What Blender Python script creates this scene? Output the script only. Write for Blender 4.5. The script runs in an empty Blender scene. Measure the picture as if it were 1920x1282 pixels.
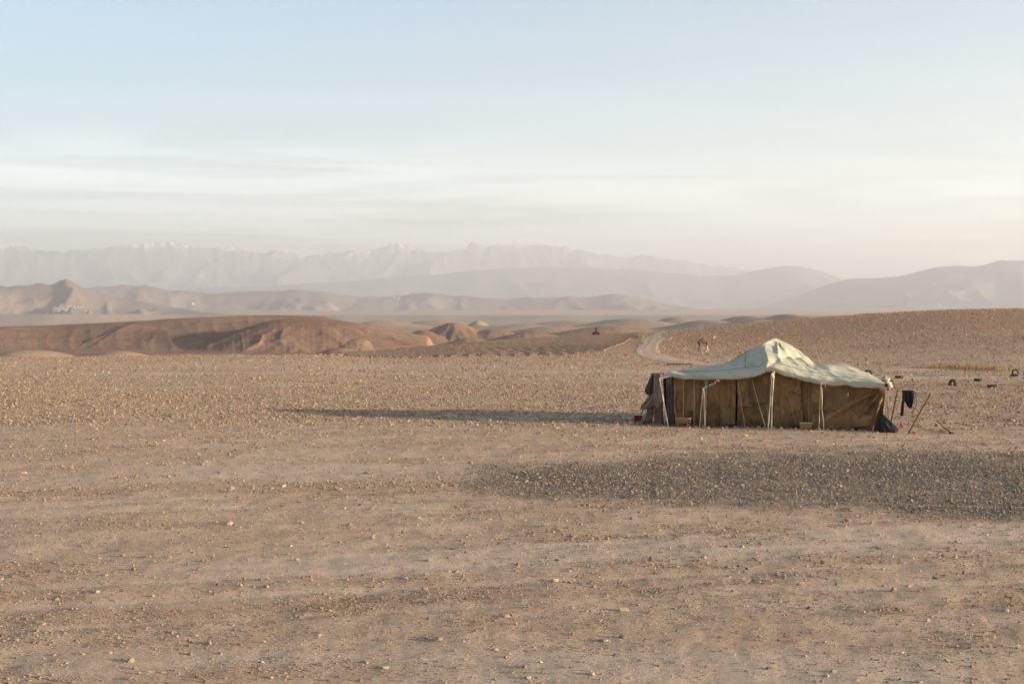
import bpy, bmesh, math, random
import numpy as np
from mathutils import Vector, Matrix, noise as mnoise
random.seed(7); RNG = np.random.default_rng(11)
SC = bpy.context.scene
COL = SC.collection
# ------------------------------------------------------------------ camera, sky, sun, exposure
F, CX, CY, HOR, CAMZ = 2667.0, 960.0, 641.0, 600.0, 3.8     # photo pixels: focal length, centre, level line; eye height (m)
PITCH = math.atan((CY - HOR) / F)
cam_d = bpy.data.cameras.new('camera'); cam = bpy.data.objects.new('camera', cam_d); COL.objects.link(cam)
cam.location = (0, 0, CAMZ); cam.rotation_euler = (math.pi / 2 - PITCH, 0, 0)
cam_d.sensor_width = 36; cam_d.lens = 36 * F / 1920; cam_d.clip_start = 0.2; cam_d.clip_end = 250000
SC.camera = cam
SUN_AZ, SUN_EL = math.radians(111), math.radians(8.3)       # azimuth clockwise from +Y (view direction)
SUNV = Vector((math.sin(SUN_AZ) * math.cos(SUN_EL), math.cos(SUN_AZ) * math.cos(SUN_EL), math.sin(SUN_EL)))
sun_d = bpy.data.lights.new('sun', 'SUN'); sun = bpy.data.objects.new('sun', sun_d); COL.objects.link(sun)
sun_d.energy = 5.0; sun_d.angle = math.radians(0.53); sun_d.color = (1.0, 0.775, 0.53)
sun.rotation_euler = SUNV.to_track_quat('Z', 'Y').to_euler(); sun.location = (60, -20, 40)
SKY_STRENGTH, EXPOSURE, HAZE = 0.056, 2.4, 7.6e-5
world = bpy.data.worlds.new('World'); SC.world = world; world.use_nodes = True
SC.view_settings.view_transform = 'Standard'; SC.view_settings.look = 'None'
SC.view_settings.exposure = EXPOSURE; SC.view_settings.gamma = 1.0; SC.view_settings.use_curve_mapping = False
SC.render.engine = 'CYCLES'; SC.cycles.volume_bounces = 2; SC.cycles.max_bounces = 6; SC.cycles.diffuse_bounces = 3; SC.render.filter_size = 0.9; SC.cycles.use_denoising = True; SC.cycles.denoising_prefilter = 'NONE'

class NT:                                                     # small node-tree helper
    def __init__(s, tree): s.t = tree; tree.nodes.clear()
    def n(s, typ, ins=None, **props):
        nd = s.t.nodes.new(typ)
        for k, v in props.items(): setattr(nd, k, v)
        for k, v in (ins or {}).items():
            sock = nd.inputs[k]
            if isinstance(v, bpy.types.NodeSocket): s.t.links.new(v, sock)
            else: sock.default_value = v
        return nd
    def math(s, op, a, b=0.0, c=0.0, clamp=False):
        nd = s.n('ShaderNodeMath', {0: a, 1: b, 2: c}, operation=op, use_clamp=clamp); return nd.outputs[0]
    def mix(s, f, a, b, blend='MIX'):
        nd = s.n('ShaderNodeMix', data_type='RGBA', blend_type=blend, clamp_factor=True)
        for k, v in ((0, f), (6, a), (7, b)):
            if isinstance(v, bpy.types.NodeSocket): s.t.links.new(v, nd.inputs[k])
            else: nd.inputs[k].default_value = v if k == 0 else (*v[:3], 1.0)
        return nd.outputs[2]
    def noise(s, vec, scale, detail=4, rough=0.55, dist=0.0):
        return s.n('ShaderNodeTexNoise', {'Vector': vec, 'Scale': scale, 'Detail': detail, 'Roughness': rough, 'Distortion': dist}).outputs['Fac']
    def ramp(s, f, lo, hi):                                   # smoothstep remap
        return s.n('ShaderNodeMapRange', {0: f, 1: lo, 2: hi}, interpolation_type='SMOOTHSTEP').outputs[0]
    def scalev(s, vec, sc):
        return s.n('ShaderNodeVectorMath', {0: vec, 1: sc}, operation='MULTIPLY').outputs[0]

def build_world():
    w = NT(world.node_tree)
    sky = w.n('ShaderNodeTexSky', sky_type='NISHITA', sun_disc=False, sun_elevation=SUN_EL, sun_rotation=SUN_AZ,
              altitude=800, air_density=1.0, dust_density=0.5, ozone_density=2.0)
    d = w.n('ShaderNodeTexCoord').outputs['Generated']
    xyz = w.n('ShaderNodeSeparateXYZ', {0: d})
    z = w.math('MAXIMUM', xyz.outputs[2], 0.015)
    px, py = w.math('DIVIDE', xyz.outputs[0], z), w.math('DIVIDE', xyz.outputs[1], z)
    p = w.n('ShaderNodeCombineXYZ', {0: px, 1: py, 2: 0.0}).outputs[0]     # a flat sheet of thin high cloud overhead
    warp = w.noise(p, 0.16, 3)
    band = w.noise(w.scalev(p, (0.26, 0.40, 1)), 1.0, 9, 0.66, 0.9)
    band2 = w.noise(w.scalev(p, (0.035, 0.22, 1)), 1.0, 5, 0.6, 0.3)
    cover = w.ramp(w.math('ADD', w.math('ADD', py, w.math('MULTIPLY', px, 0.10)), w.math('MULTIPLY', w.math('SUBTRACT', w.noise(w.scalev(p, (0.16, 0.22, 1)), 1.0, 5, 0.6, 0.6), 0.5), 6.0)), 6.2, 10.6)   # the sheet begins some way off
    c1 = w.math('MULTIPLY', w.ramp(band, 0.28, 0.64), cover)
    c2 = w.math('MULTIPLY', w.ramp(band2, 0.50, 0.72), 0.22)
    m = w.math('MINIMUM', w.math('ADD', w.math('MULTIPLY', c1, 0.85), c2), 0.8)
    lum = w.n('ShaderNodeRGBToBW', {0: sky.outputs[0]}).outputs[0]
    white = w.mix(0.35, w.n('ShaderNodeCombineColor', {0: lum, 1: lum, 2: lum}).outputs[0], sky.outputs[0])
    white = w.mix(1.0, white, (1.95, 1.98, 2.02), 'MULTIPLY')
    col = w.mix(m, sky.outputs[0], white)
    bg = w.n('ShaderNodeBackground', {'Color': col, 'Strength': SKY_STRENGTH})
    o = w.n('ShaderNodeOutputWorld', {'Surface': bg.outputs[0]})
build_world()

# ------------------------------------------------------------------ helpers
def tag(o, label=None, cat=None, group=None, kind=None):
    for k, v in (('label', label), ('category', cat), ('group', group), ('kind', kind)):
        if v: o[k] = v
    return o
def link(name, me, mats=None, parent=None):
    o = bpy.data.objects.new(name, me); COL.objects.link(o)
    if mats is not None:
        for m in (mats if isinstance(mats, (list, tuple)) else [mats]): me.materials.append(m)
    if parent: o.parent = parent
    return o
def empty(name, loc, rz=0.0):
    o = bpy.data.objects.new(name, None); COL.objects.link(o); o.location = loc; o.rotation_euler = (0, 0, rz); o.empty_display_size = 0.3
    return o
def mesh_np(name, verts, faces, smooth=True, attrs=None):
    """verts (n,3); faces (m,3|4) int arrays"""
    me = bpy.data.meshes.new(name); verts = np.asarray(verts, np.float32); faces = np.asarray(faces, np.int32)
    k = faces.shape[1]
    me.vertices.add(len(verts)); me.vertices.foreach_set('co', verts.ravel())
    me.loops.add(faces.size); me.loops.foreach_set('vertex_index', faces.ravel())
    me.polygons.add(len(faces)); me.polygons.foreach_set('loop_start', np.arange(0, faces.size, k, dtype=np.int32))
    me.update(calc_edges=True)
    if smooth: me.polygons.foreach_set('use_smooth', np.ones(len(faces), bool))
    for nm, arr in (attrs or {}).items():
        a = me.attributes.new(nm, 'FLOAT', 'POINT'); a.data.foreach_set('value', np.asarray(arr, np.float32).ravel())
    me.validate(); return me
def grid_faces(nr, nc, wrap=False):
    i = np.arange(nr - 1)[:, None]; j = np.arange(nc if wrap else nc - 1)[None, :]; j2 = (j + 1) % nc
    return np.stack([i * nc + j, i * nc + j2, (i + 1) * nc + j2, (i + 1) * nc + j], -1).reshape(-1, 4)
_perm = np.random.default_rng(3).permutation(512).astype(np.int32); _ga = np.random.default_rng(4).uniform(0, 2 * np.pi, 512); _gx = np.cos(_ga).astype(np.float32); _gy = np.sin(_ga).astype(np.float32)
def perlin(x, y, seed=0):
    x = np.asarray(x, float); y = np.asarray(y, float)
    fx, fy = np.floor(x), np.floor(y); xf = (x - fx).astype(np.float32); yf = (y - fy).astype(np.float32); xi = fx.astype(np.int32) + seed * 17; yi = fy.astype(np.int32)
    A, B = _perm[xi & 511] + yi, _perm[(xi + 1) & 511] + yi
    def g(h, dx, dy): h = _perm[h & 511]; return _gx[h] * dx + _gy[h] * dy
    u = xf * xf * xf * (xf * (xf * 6 - 15) + 10); v = yf * yf * yf * (yf * (yf * 6 - 15) + 10)
    n00, n10 = g(A, xf, yf), g(B, xf - 1, yf); n01, n11 = g(A + 1, xf, yf - 1), g(B + 1, xf - 1, yf - 1)
    a = n00 + (n10 - n00) * u; b = n01 + (n11 - n01) * u
    return (a + (b - a) * v) * 1.5
def fbm(x, y, oct=5, seed=0, gain=0.5, lac=2.03):
    s = 0; a = 1.0; t = 0
    for o in range(oct):
        s = s + a * perlin(x, y, seed + o * 7); t += a; a *= gain; x = np.asarray(x) * lac + 5.3; y = np.asarray(y) * lac - 2.1
    return s / t
def ridged(x, y, oct=5, seed=0, gain=0.5, lac=2.1):
    s = 0; a = 1.0; t = 0; w = 1.0
    for o in range(oct):
        n = (1 - np.abs(perlin(x, y, seed + o * 5)) * 1.6) ; n = np.clip(n, 0, 1) ** 2 * w
        s = s + a * n; t += a; w = np.clip(n * 1.6, 0.15, 1); a *= gain; x = np.asarray(x) * lac + 1.7; y = np.asarray(y) * lac + 9.2
    return s / t
def sstep(x, a, b):
    t = np.clip((np.asarray(x, float) - a) / (b - a), 0, 1); return t * t * (3 - 2 * t)
def smooth_interp(x, xs, ys):                                  # monotone-ish cosine interpolation
    xs = np.asarray(xs, float); ys = np.asarray(ys, float); x = np.clip(np.asarray(x, float), xs[0], xs[-1])
    i = np.clip(np.searchsorted(xs, x, side='right') - 1, 0, len(xs) - 2); t = (x - xs[i]) / (xs[i + 1] - xs[i])
    m = np.gradient(ys, xs); h = xs[i + 1] - xs[i]
    return (2*t**3-3*t**2+1)*ys[i] + (t**3-2*t**2+t)*h*m[i] + (-2*t**3+3*t**2)*ys[i+1] + (t**3-t**2)*h*m[i+1]
def px_of(x, y): return CX + F * x / np.maximum(y, 1e-3)
def z_of(py, d): return CAMZ - (py - HOR) / F * d              # height of something seen at row py, d metres ahead

# ------------------------------------------------------------------ the shape of the land (metres, plan coordinates)
# rim of the stony plateau we stand on, by bearing: distance and height of its edge
_b_px = [-900, 0, 300, 640, 760, 900, 1000, 1100, 1180, 1240, 1400, 1600, 1750, 1920, 2300, 3000]
_b_R  = [ 160, 152, 155, 165, 205, 260, 330, 420, 420, 400, 380, 350, 325, 305, 290, 280]
_b_py = [ 668, 668, 666, 663, 654, 641, 634, 627, 625, 621, 606, 591, 583, 580, 580, 584]
def rim(x, y):
    px = px_of(x, y); R = smooth_interp(px, _b_px, _b_R); py = smooth_interp(px, _b_px, _b_py)
    return R, z_of(py, R)
def wheel_marks(x, y):                                         # old pairs of wheel tracks across the dust
    m = 0
    for y0, k, c, a in ((23.0, 0.20, 7.0, 0.0), (28.5, -0.10, 11.0, 1.3), (19.0, 0.30, 9.0, 2.1)):
        base = y - y0 - k * x - 0.9 * np.sin(x / c + a)
        for o in (-0.78, 0.78): m = m + np.exp(-((base - o) / 0.16) ** 2) * np.clip(0.75 + 0.8 * perlin(x / 3.0 + y0, y / 3.0, 7), 0, 1)
    return np.clip(m, 0, 1)
def ground_z(x, y, micro=True):
    x = np.asarray(x, float); y = np.asarray(y, float); r = np.hypot(x, y)
    yy = np.where(y > 0.25 * np.abs(x), y, 0.25 * np.abs(x) + 1e-3)
    R, zr = rim(x, yy)
    z = zr * sstep(r / R, 0.30, 1.0)
    over = np.clip(r - R, 0, None)
    z = z - np.where(over < 60, over ** 2 / 60 * 0.12, 7.2 + (over - 60) * 0.24)          # falls away beyond the rim
    far = -38 + 10 * fbm(x / 900, y / 900, 4, 9) + 150 * sstep(r, 5500, 14000) ** 1.3
    z = np.maximum(z, far)
    ahead = sstep(y, -5, 12)
    if micro:
        k = np.exp(-(r / 400) ** 2)
        z = z + k * (0.10 * fbm(x / 9, y / 9, 4, 2) * sstep(r, 8, 40) + 0.045 * fbm(x / 1.3, y / 1.3, 5, 5, 0.6))
        rut = np.exp(-((y - 33 - 0.22 * x - 2.0 * np.sin(x / 9)) / 0.35) ** 2) + np.exp(-((y - 31.3 - 0.22 * x - 2.0 * np.sin(x / 9)) / 0.35) ** 2)
        z = z - 0.035 * rut * sstep(-x, -4, 8) - 0.03 * wheel_marks(x, y)
    return z
def hit(px, py, lo=8.0, hi=600.0, f=None):
    """where the sight line through photo pixel (px,py) meets the ground"""
    f = f or ground_z; d = np.geomspace(lo, hi, 1600); x = (px - CX) / F * d; zr = z_of(py, d); g = f(x, d)
    k = np.argmax(g >= zr) if np.any(g >= zr) else len(d) - 1
    a, b = d[max(k - 1, 0)], d[k]
    for _ in range(2):
        d = np.linspace(a, b, 24); x = (px - CX) / F * d; g = f(x, d); q = g >= z_of(py, d); k = int(np.argmax(q)) if q.any() else 23; a, b = d[max(k - 1, 0)], d[k]
    return Vector((x[k], d[k], float(g[k])))
# ------------------------------------------------------------------ materials of the land
def new_mat(name):
    m = bpy.data.materials.new(name); m.use_nodes = True; return m, NT(m.node_tree)
def finish(nt, col, rough=0.95, bump=None, bstr=0.5, bdist=0.02, spec=0.15, **kw):
    b = nt.n('ShaderNodeBsdfPrincipled', {'Base Color': col if isinstance(col, bpy.types.NodeSocket) else (*col[:3], 1), 'Roughness': rough, 'Specular IOR Level': spec})
    for k, v in kw.items():
        s = b.inputs[k.replace('_', ' ')]
        if isinstance(v, bpy.types.NodeSocket): nt.t.links.new(v, s)
        else: s.default_value = v
    if bump is not None:
        bn = nt.n('ShaderNodeBump', {'Height': bump, 'Strength': bstr, 'Distance': bdist}); nt.t.links.new(bn.outputs[0], b.inputs['Normal'])
    nt.n('ShaderNodeOutputMaterial', {'Surface': b.outputs[0]})
def world_pos(nt): return nt.n('ShaderNodeNewGeometry').outputs['Position']

def mat_ground():
    m, nt = new_mat('stony_ground'); p = world_pos(nt)
    stony = nt.n('ShaderNodeAttribute', attribute_name='stony').outputs['Fac']
    dist = nt.n('ShaderNodeAttribute', attribute_name='far').outputs['Fac']
    track = nt.n('ShaderNodeAttribute', attribute_name='track').outputs['Fac']
    fine = nt.noise(p, 22.0, 5, 0.7); mid = nt.noise(p, 1.6, 5, 0.6, 0.4); big = nt.noise(p, 0.16, 4, 0.55, 0.5); grit = nt.noise(p, 75.0, 3, 0.7)
    dust = nt.mix(nt.ramp(mid, 0.35, 0.65), (0.54, 0.408, 0.295), (0.46, 0.333, 0.228))
    gravel = nt.mix(nt.ramp(fine, 0.35, 0.7), (0.28, 0.185, 0.115), (0.52, 0.37, 0.235))
    f = nt.math('ADD', nt.math('MULTIPLY', stony, 0.75), nt.math('MULTIPLY', nt.math('SUBTRACT', nt.noise(p, 0.55, 5, 0.62, 0.6), 0.5), 1.5), clamp=True)
    c = nt.mix(f, dust, gravel)
    c = nt.mix(nt.math('MULTIPLY', nt.ramp(big, 0.45, 0.7), 0.35), c, (0.40, 0.26, 0.16))
    c = nt.mix(nt.math('MULTIPLY', nt.ramp(grit, 0.55, 0.78), 0.5), c, (0.19, 0.13, 0.085))
    c = nt.mix(nt.math('MULTIPLY', nt.ramp(grit, 0.50, 0.22), 0.35), c, (0.64, 0.52, 0.39))
    hill = nt.mix(nt.ramp(nt.noise(p, 0.9, 6, 0.75), 0.35, 0.7), (0.31, 0.175, 0.10), (0.48, 0.305, 0.175))
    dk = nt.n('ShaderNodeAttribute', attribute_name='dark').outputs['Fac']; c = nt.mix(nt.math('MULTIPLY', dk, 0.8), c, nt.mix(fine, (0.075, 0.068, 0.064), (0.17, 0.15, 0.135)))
    c = nt.mix(dist, c, hill)
    c = nt.mix(nt.math('MULTIPLY', track, 0.8), c, (0.52, 0.42, 0.32))
    h = nt.math('ADD', nt.math('MULTIPLY', fine, 0.7), nt.math('ADD', nt.math('MULTIPLY', grit, 0.3), nt.math('MULTIPLY', mid, 2.2)))
    finish(nt, c, 1.0, h, 0.9, 0.06, 0.05)
    return m
def mat_hills():
    m, nt = new_mat('badland_earth'); p = world_pos(nt)
    n1 = nt.noise(p, 0.012, 5, 0.6, 0.5); n2 = nt.noise(p, 0.16, 6, 0.7); n3 = nt.noise(p, 1.1, 5, 0.75)
    c = nt.mix(nt.ramp(n1, 0.35, 0.65), (0.215, 0.132, 0.09), (0.30, 0.195, 0.132))
    c = nt.mix(nt.math('MULTIPLY', nt.ramp(n2, 0.45, 0.7), 0.55), c, (0.165, 0.092, 0.062))
    c = nt.mix(nt.math('MULTIPLY', nt.ramp(n3, 0.52, 0.72), 0.4), c, (0.34, 0.25, 0.17))
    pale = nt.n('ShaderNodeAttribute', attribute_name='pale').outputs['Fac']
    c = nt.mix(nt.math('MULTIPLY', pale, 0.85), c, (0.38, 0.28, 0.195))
    finish(nt, c, 1.0, nt.math('ADD', n3, nt.math('MULTIPLY', n2, 3.0)), 0.45, 0.5, 0.05)
    return m
def mat_far(name, a, b, sc, snow=None):
    m, nt = new_mat(name); p = world_pos(nt)
    n1 = nt.noise(p, sc, 6, 0.65, 0.4); c = nt.mix(nt.ramp(n1, 0.35, 0.65), a, b)
    if snow:
        z = nt.n('ShaderNodeSeparateXYZ', {0: p}).outputs[2]
        s = nt.math('ADD', z, nt.math('ADD', nt.math('MULTIPLY', nt.math('SUBTRACT', nt.noise(p, 0.00022, 2, 0.5), 0.5), 1500.0), nt.math('MULTIPLY', nt.math('SUBTRACT', nt.noise(p, 0.003, 6, 0.75, 0.8), 0.5), 1300.0)))
        c = nt.mix(nt.ramp(s, snow, snow + 130), c, (0.72, 0.72, 0.74))
    finish(nt, c, 1.0, n1, 0.4, 8.0, 0.05)
    return m
M_ground, M_hills = mat_ground(), mat_hills()

# ------------------------------------------------------------------ ground: one sheet from under the camera to the far plain
def polar(rs, ths):
    R, T = np.meshgrid(rs, ths, indexing='ij'); return R * np.sin(T), R * np.cos(T)
def stony_map(x, y):
    r = np.hypot(x, y)
    k = 1 - sstep(r, 42, 62); streak = fbm((x * 0.95 + y * 0.31) / 13, (y * 0.95 - 0.31 * x) / 1.5, 5, 23)
    s = (1 - k) * 0.55 + 0.35 * sstep(fbm(x / 6 + 3, y / 3.2, 4, 21), -0.05, 0.35) + 0.10 + k * 0.5 * sstep(streak, -0.05, 0.35)
    band = np.exp(-((y - 118 + 0.10 * x) / 10) ** 2) * sstep(-x, -14, 8)                 # a paler worn lane at the back of the stone field
    return np.clip(s - 0.5 * band, 0, 1)
def track_map(x, y):
    return np.clip(0.9 * np.exp(-((y - 104 - 0.12 * x) / 2.4) ** 2) * sstep(fbm(x / 14, y / 9, 3, 31), -0.4, 0.2)
                   + 0.8 * np.exp(-((y - 92 - 0.10 * x + 1.5 * np.sin(x / 12)) / 1.6) ** 2) * sstep(x, 10, 18)
                   + 0.7 * sstep(fbm((x + 0.4 * y) / 16, y / 4.5, 4, 41), 0.02, 0.4) * (1 - sstep(np.hypot(x, y), 40, 55)) + 0.75 * wheel_marks(x, y)
                   + 0.6 * np.exp(-((y - 84 - 0.16 * x) / 1.5) ** 2) * sstep(-x, -2, 6), 0, 1)
def dark_map(x, y):                                            # patch right of centre where soil and stones are coloured darker: (photo rows 850-970)
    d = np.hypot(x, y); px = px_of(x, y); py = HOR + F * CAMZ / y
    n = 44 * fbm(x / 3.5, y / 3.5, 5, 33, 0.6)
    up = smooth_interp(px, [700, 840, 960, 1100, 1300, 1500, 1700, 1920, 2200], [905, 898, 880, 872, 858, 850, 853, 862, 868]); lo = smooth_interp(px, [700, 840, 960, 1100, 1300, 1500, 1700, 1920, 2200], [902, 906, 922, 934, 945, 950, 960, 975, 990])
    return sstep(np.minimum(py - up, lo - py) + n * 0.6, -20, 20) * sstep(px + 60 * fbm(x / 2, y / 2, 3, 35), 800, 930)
def build_ground():
    A = math.radians(26)
    ths = np.concatenate([np.linspace(-A, A, 441), np.linspace(A, 2 * math.pi - A, 60)[1:-1]])
    rs = np.concatenate([np.geomspace(0.5, 9, 14)[:-1], np.geomspace(9, 460, 440), np.geomspace(460, 60000, 70)[1:]])
    x, y = polar(rs, ths); z = ground_z(x, y); r = np.hypot(x, y)
    v = np.stack([x, y, z], -1).reshape(-1, 3)
    far = sstep(r, 120, 230)
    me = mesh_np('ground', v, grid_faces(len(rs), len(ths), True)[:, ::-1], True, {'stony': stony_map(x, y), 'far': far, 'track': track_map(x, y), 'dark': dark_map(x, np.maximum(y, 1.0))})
    tag(link('ground', me, M_ground), kind='structure', label='pale stony desert plateau with gravel and dust')
build_ground()

# ------------------------------------------------------------------ badlands beyond the rim: mesa on the left, round hills in the middle
def smax(a, b, k):
    h = np.clip(0.5 + 0.5 * (a - b) / k, 0, 1); return b + (a - b) * h + k * h * (1 - h)
def ridge_line(x, y, pts, sl, sr, k=1.8):
    """height of a spur: pts = (px, py, distance) along its crest; sl / sr = slope on its left / right flank"""
    P = [((p[0] - CX) / F * p[2], p[2], z_of(p[1], p[2])) for p in pts]; best = np.full(x.shape, -1e3)
    for (ax, ay, az), (bx, by, bz) in zip(P, P[1:]):
        ex, ey = bx - ax, by - ay; L2 = ex * ex + ey * ey
        t = np.clip(((x - ax) * ex + (y - ay) * ey) / L2, 0, 1); qx = x - ax - t * ex; qy = y - ay - t * ey
        d = np.sqrt(qx * qx + qy * qy + k * k) - k; side = ex * qy - ey * qx        # >0: on the right when walking toward the viewer
        best = np.maximum(best, az + t * (bz - az) - d * np.where(side > 0, sr, sl))
    return best
def mesa_z(x, y):
    r = np.hypot(x, y); px = px_of(x, y)
    wx = 6 * fbm(x / 75, y / 75, 3, 51); wy = 6 * fbm(x / 75 + 7, y / 75, 3, 53)
    base = -9.5 + 1.8 * fbm(x / 70, y / 70, 4, 61)
    top = z_of(smooth_interp(px, [-900, -100, 0, 60, 250, 400, 480, 560, 620, 680, 740, 800, 900], [616, 614, 612.5, 611, 603, 594.5, 592, 592.5, 596.5, 613, 629, 641, 655]), 725)
    dd = np.clip(725 + wx - r, 0, None)
    rill = ridged((px + 1.6 * wy) / 44, r / 210, 4, 71); rill2 = ridged((px + wx) / 11, r / 160, 3, 73)
    body = top - 0.068 * np.sqrt(dd * dd + 100) + 0.85 - 0.35 * (1 - rill) * sstep(dd, 10, 60) - np.clip(r - 730, 0, None) * 0.05
    z = smax(body, base, 2.5)
    cxd, cyd, ztd = (556 - CX) / F * 590, 590.0, z_of(596.3, 590); ddx = x - cxd + wx * .5; ddy = y - cyd + wy * .5       # the dome in front of the mesa's end
    q1 = np.sqrt((ddx / np.where(ddx < 0, 40, 74)) ** 2 + (ddy / np.where(ddy < 0, 88, 60)) ** 2 + 0.05) - 0.2236; an = np.arctan2(ddy / 80, ddx / 50)
    gl = ridged(an * 4.6 + 0.3 * fbm(x / 12, y / 12, 2, 99), q1 * 0.9, 4, 74)
    s1 = ztd - 14.5 * np.clip(q1, 0, 3) ** 1.15 - 0.95 * (1 - gl) * sstep(q1, 0.12, 0.6)
    s2 = ridge_line(x + wx * .5, y + wy * .5, [(330, 598, 720), (268, 603, 690), (236, 609, 655), (208, 625, 615), (165, 655, 570)], 0.46, 0.10)
    s3 = ridge_line(x + wx * .5, y + wy * .5, [(20, 612, 660), (-60, 625, 600), (-140, 655, 540)], 0.30, 0.10)
    sp = np.maximum(np.maximum(s1, s2), s3)
    below = np.clip(top - sp, 0, 12)
    sp = sp - (0.12 * (1 - rill2) + 0.22 * (1 - rill)) * sstep(below, 1.2, 5.0)
    z = smax(sp, z, 1.2)
    for k, (hx, hy, D, wp) in enumerate([(60, 656, 300, 150), (225, 658.5, 310, 120), (-150, 660, 290, 150), (430, 664, 330, 200), (640, 652, 420, 90)]):
        cx = (hx - CX) / F * D; q = np.hypot((x - cx + wx * .4) / (wp / F * D), (y - D + wy * .4) / 34)
        z = smax(z_of(hy, D) - 5.5 * (1 - np.exp(-q * q * 1.5)), z, 1.0)
    return z + 0.16 * fbm(x / 6, y / 6, 4, 91)
def hills_z(x, y):
    r = np.hypot(x, y)
    wx = 20 * fbm(x / 130, y / 130, 3, 51); wy = 20 * fbm(x / 130 + 7, y / 130, 3, 53)
    base = np.interp(r, [300, 600, 1000, 1600, 3200], [-11, -8.6, -6.5, -5.0, -8.0]) + np.interp(r, [300, 900, 2000], [1.5, 4.0, 7.0]) * fbm(x / 150, y / 240, 5, 61)
    z = base
    #        px    py     dist  half width px  depth m
    hills = [(850, 605, 800, 92, 65), (925, 617, 790, 85, 60), (790, 619, 740, 60, 50), (742, 621, 640, 66, 44), (668, 634, 540, 70, 40), (880, 634, 620, 90, 26),
             (715, 601.5, 1500, 120, 160), (820, 600, 1900, 110, 200), (897, 601, 1700, 30, 90), (975, 607, 1500, 100, 130), (640, 606, 1400, 80, 120),
             (1070, 601.5, 1900, 120, 190), (1040, 611.5, 1100, 130, 80), (1180, 597.5, 1700, 120, 170), (1275, 594.5, 1800, 80, 150), (1150, 612, 900, 170, 60), (1000, 622, 720, 120, 40),
             (1330, 600, 1300, 120, 160), (1392, 592.8, 1600, 75, 260), (1420, 599, 1200, 120, 160), (1478, 589, 1500, 85, 260), (1545, 593, 1300, 130, 200), (1628, 587, 1500, 85, 260), (1720, 590, 1500, 110, 90), (1900, 592, 1500, 200, 90)]
    for k, (hx, hy, D, wp, dp) in enumerate(hills):
        cx = (hx - CX) / F * D; w = wp / F * D; zt = z_of(hy, D); kk = min(1, w / 50)
        dx = (x - cx + wx * kk * .7) / w; dy = (y - D + wy * kk * .7) / dp; q = np.sqrt(dx * dx + dy * dy); m = q < 2.6
        if not m.any(): continue
        qm = q[m]; prof = 1 / (1 + (qm * 1.25) ** 2.2); hgt = zt + 10.5
        g = ridged(np.arctan2(dy[m], dx[m]) * (3.2 + k % 3) + k, qm * 0.7 + k * 3, 3, 80 + k % 5)
        hb = zt - hgt * (1 - prof) - (1 - g) * (0.065 if D < 900 else 0.02) * hgt * sstep(qm, 0.1, 0.5) * sstep(1.9 - qm, 0, 0.9)
        z = z.copy(); z[m] = smax(hb, z[m], 0.5 if D < 900 else 1.0)
    return z + 0.22 * fbm(x / 9, y / 9, 3, 91) * sstep(r, 180, 300)
def build_badlands():
    ths = np.arctan((np.linspace(-420, 860, 520) - CX) / F); rs = np.concatenate([np.geomspace(240, 480, 60), np.linspace(480, 760, 140)[1:], np.geomspace(760, 1000, 14)[1:]])
    x, y = polar(rs, ths); z = mesa_z(x, y); r = np.hypot(x, y); px = px_of(x, y)
    z = z - 25 * sstep(r, 800, 1000) - 25 * (1 - sstep(r, 240, 262)) - 25 * sstep(px, 800, 860) - 30 * (1 - sstep(px, -420, -380))
    pale = 0.9 * (1 - sstep(r, 350, 400)) + 0.25 * sstep(fbm(x / 30, y / 30, 4, 15), 0.05, 0.4)
    me = mesh_np('mesa', np.stack([x, y, z], -1).reshape(-1, 3), grid_faces(len(rs), len(ths))[:, ::-1], True, {'pale': pale})
    tag(link('mesa', me, M_hills), kind='structure', label='brown eroded mesa with gullied spurs beyond the plateau')
    ths = np.arctan((np.linspace(520, 2300, 560) - CX) / F); rs = np.geomspace(330, 3400, 230)
    x, y = polar(rs, ths); z = hills_z(x, y); r = np.hypot(x, y); px = px_of(x, y)
    z = z - 25 * sstep(r, 2700, 3400) - 25 * (1 - sstep(r, 330, 360)) - 14 * (1 - sstep(px, 520, 600))
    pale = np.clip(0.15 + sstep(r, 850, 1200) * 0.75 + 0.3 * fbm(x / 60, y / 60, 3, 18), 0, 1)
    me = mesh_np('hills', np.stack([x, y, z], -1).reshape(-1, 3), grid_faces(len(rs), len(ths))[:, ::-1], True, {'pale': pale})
    tag(link('hills', me, M_hills), kind='structure', label='low rounded tan desert hills in the middle distance')
build_badlands()

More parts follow.
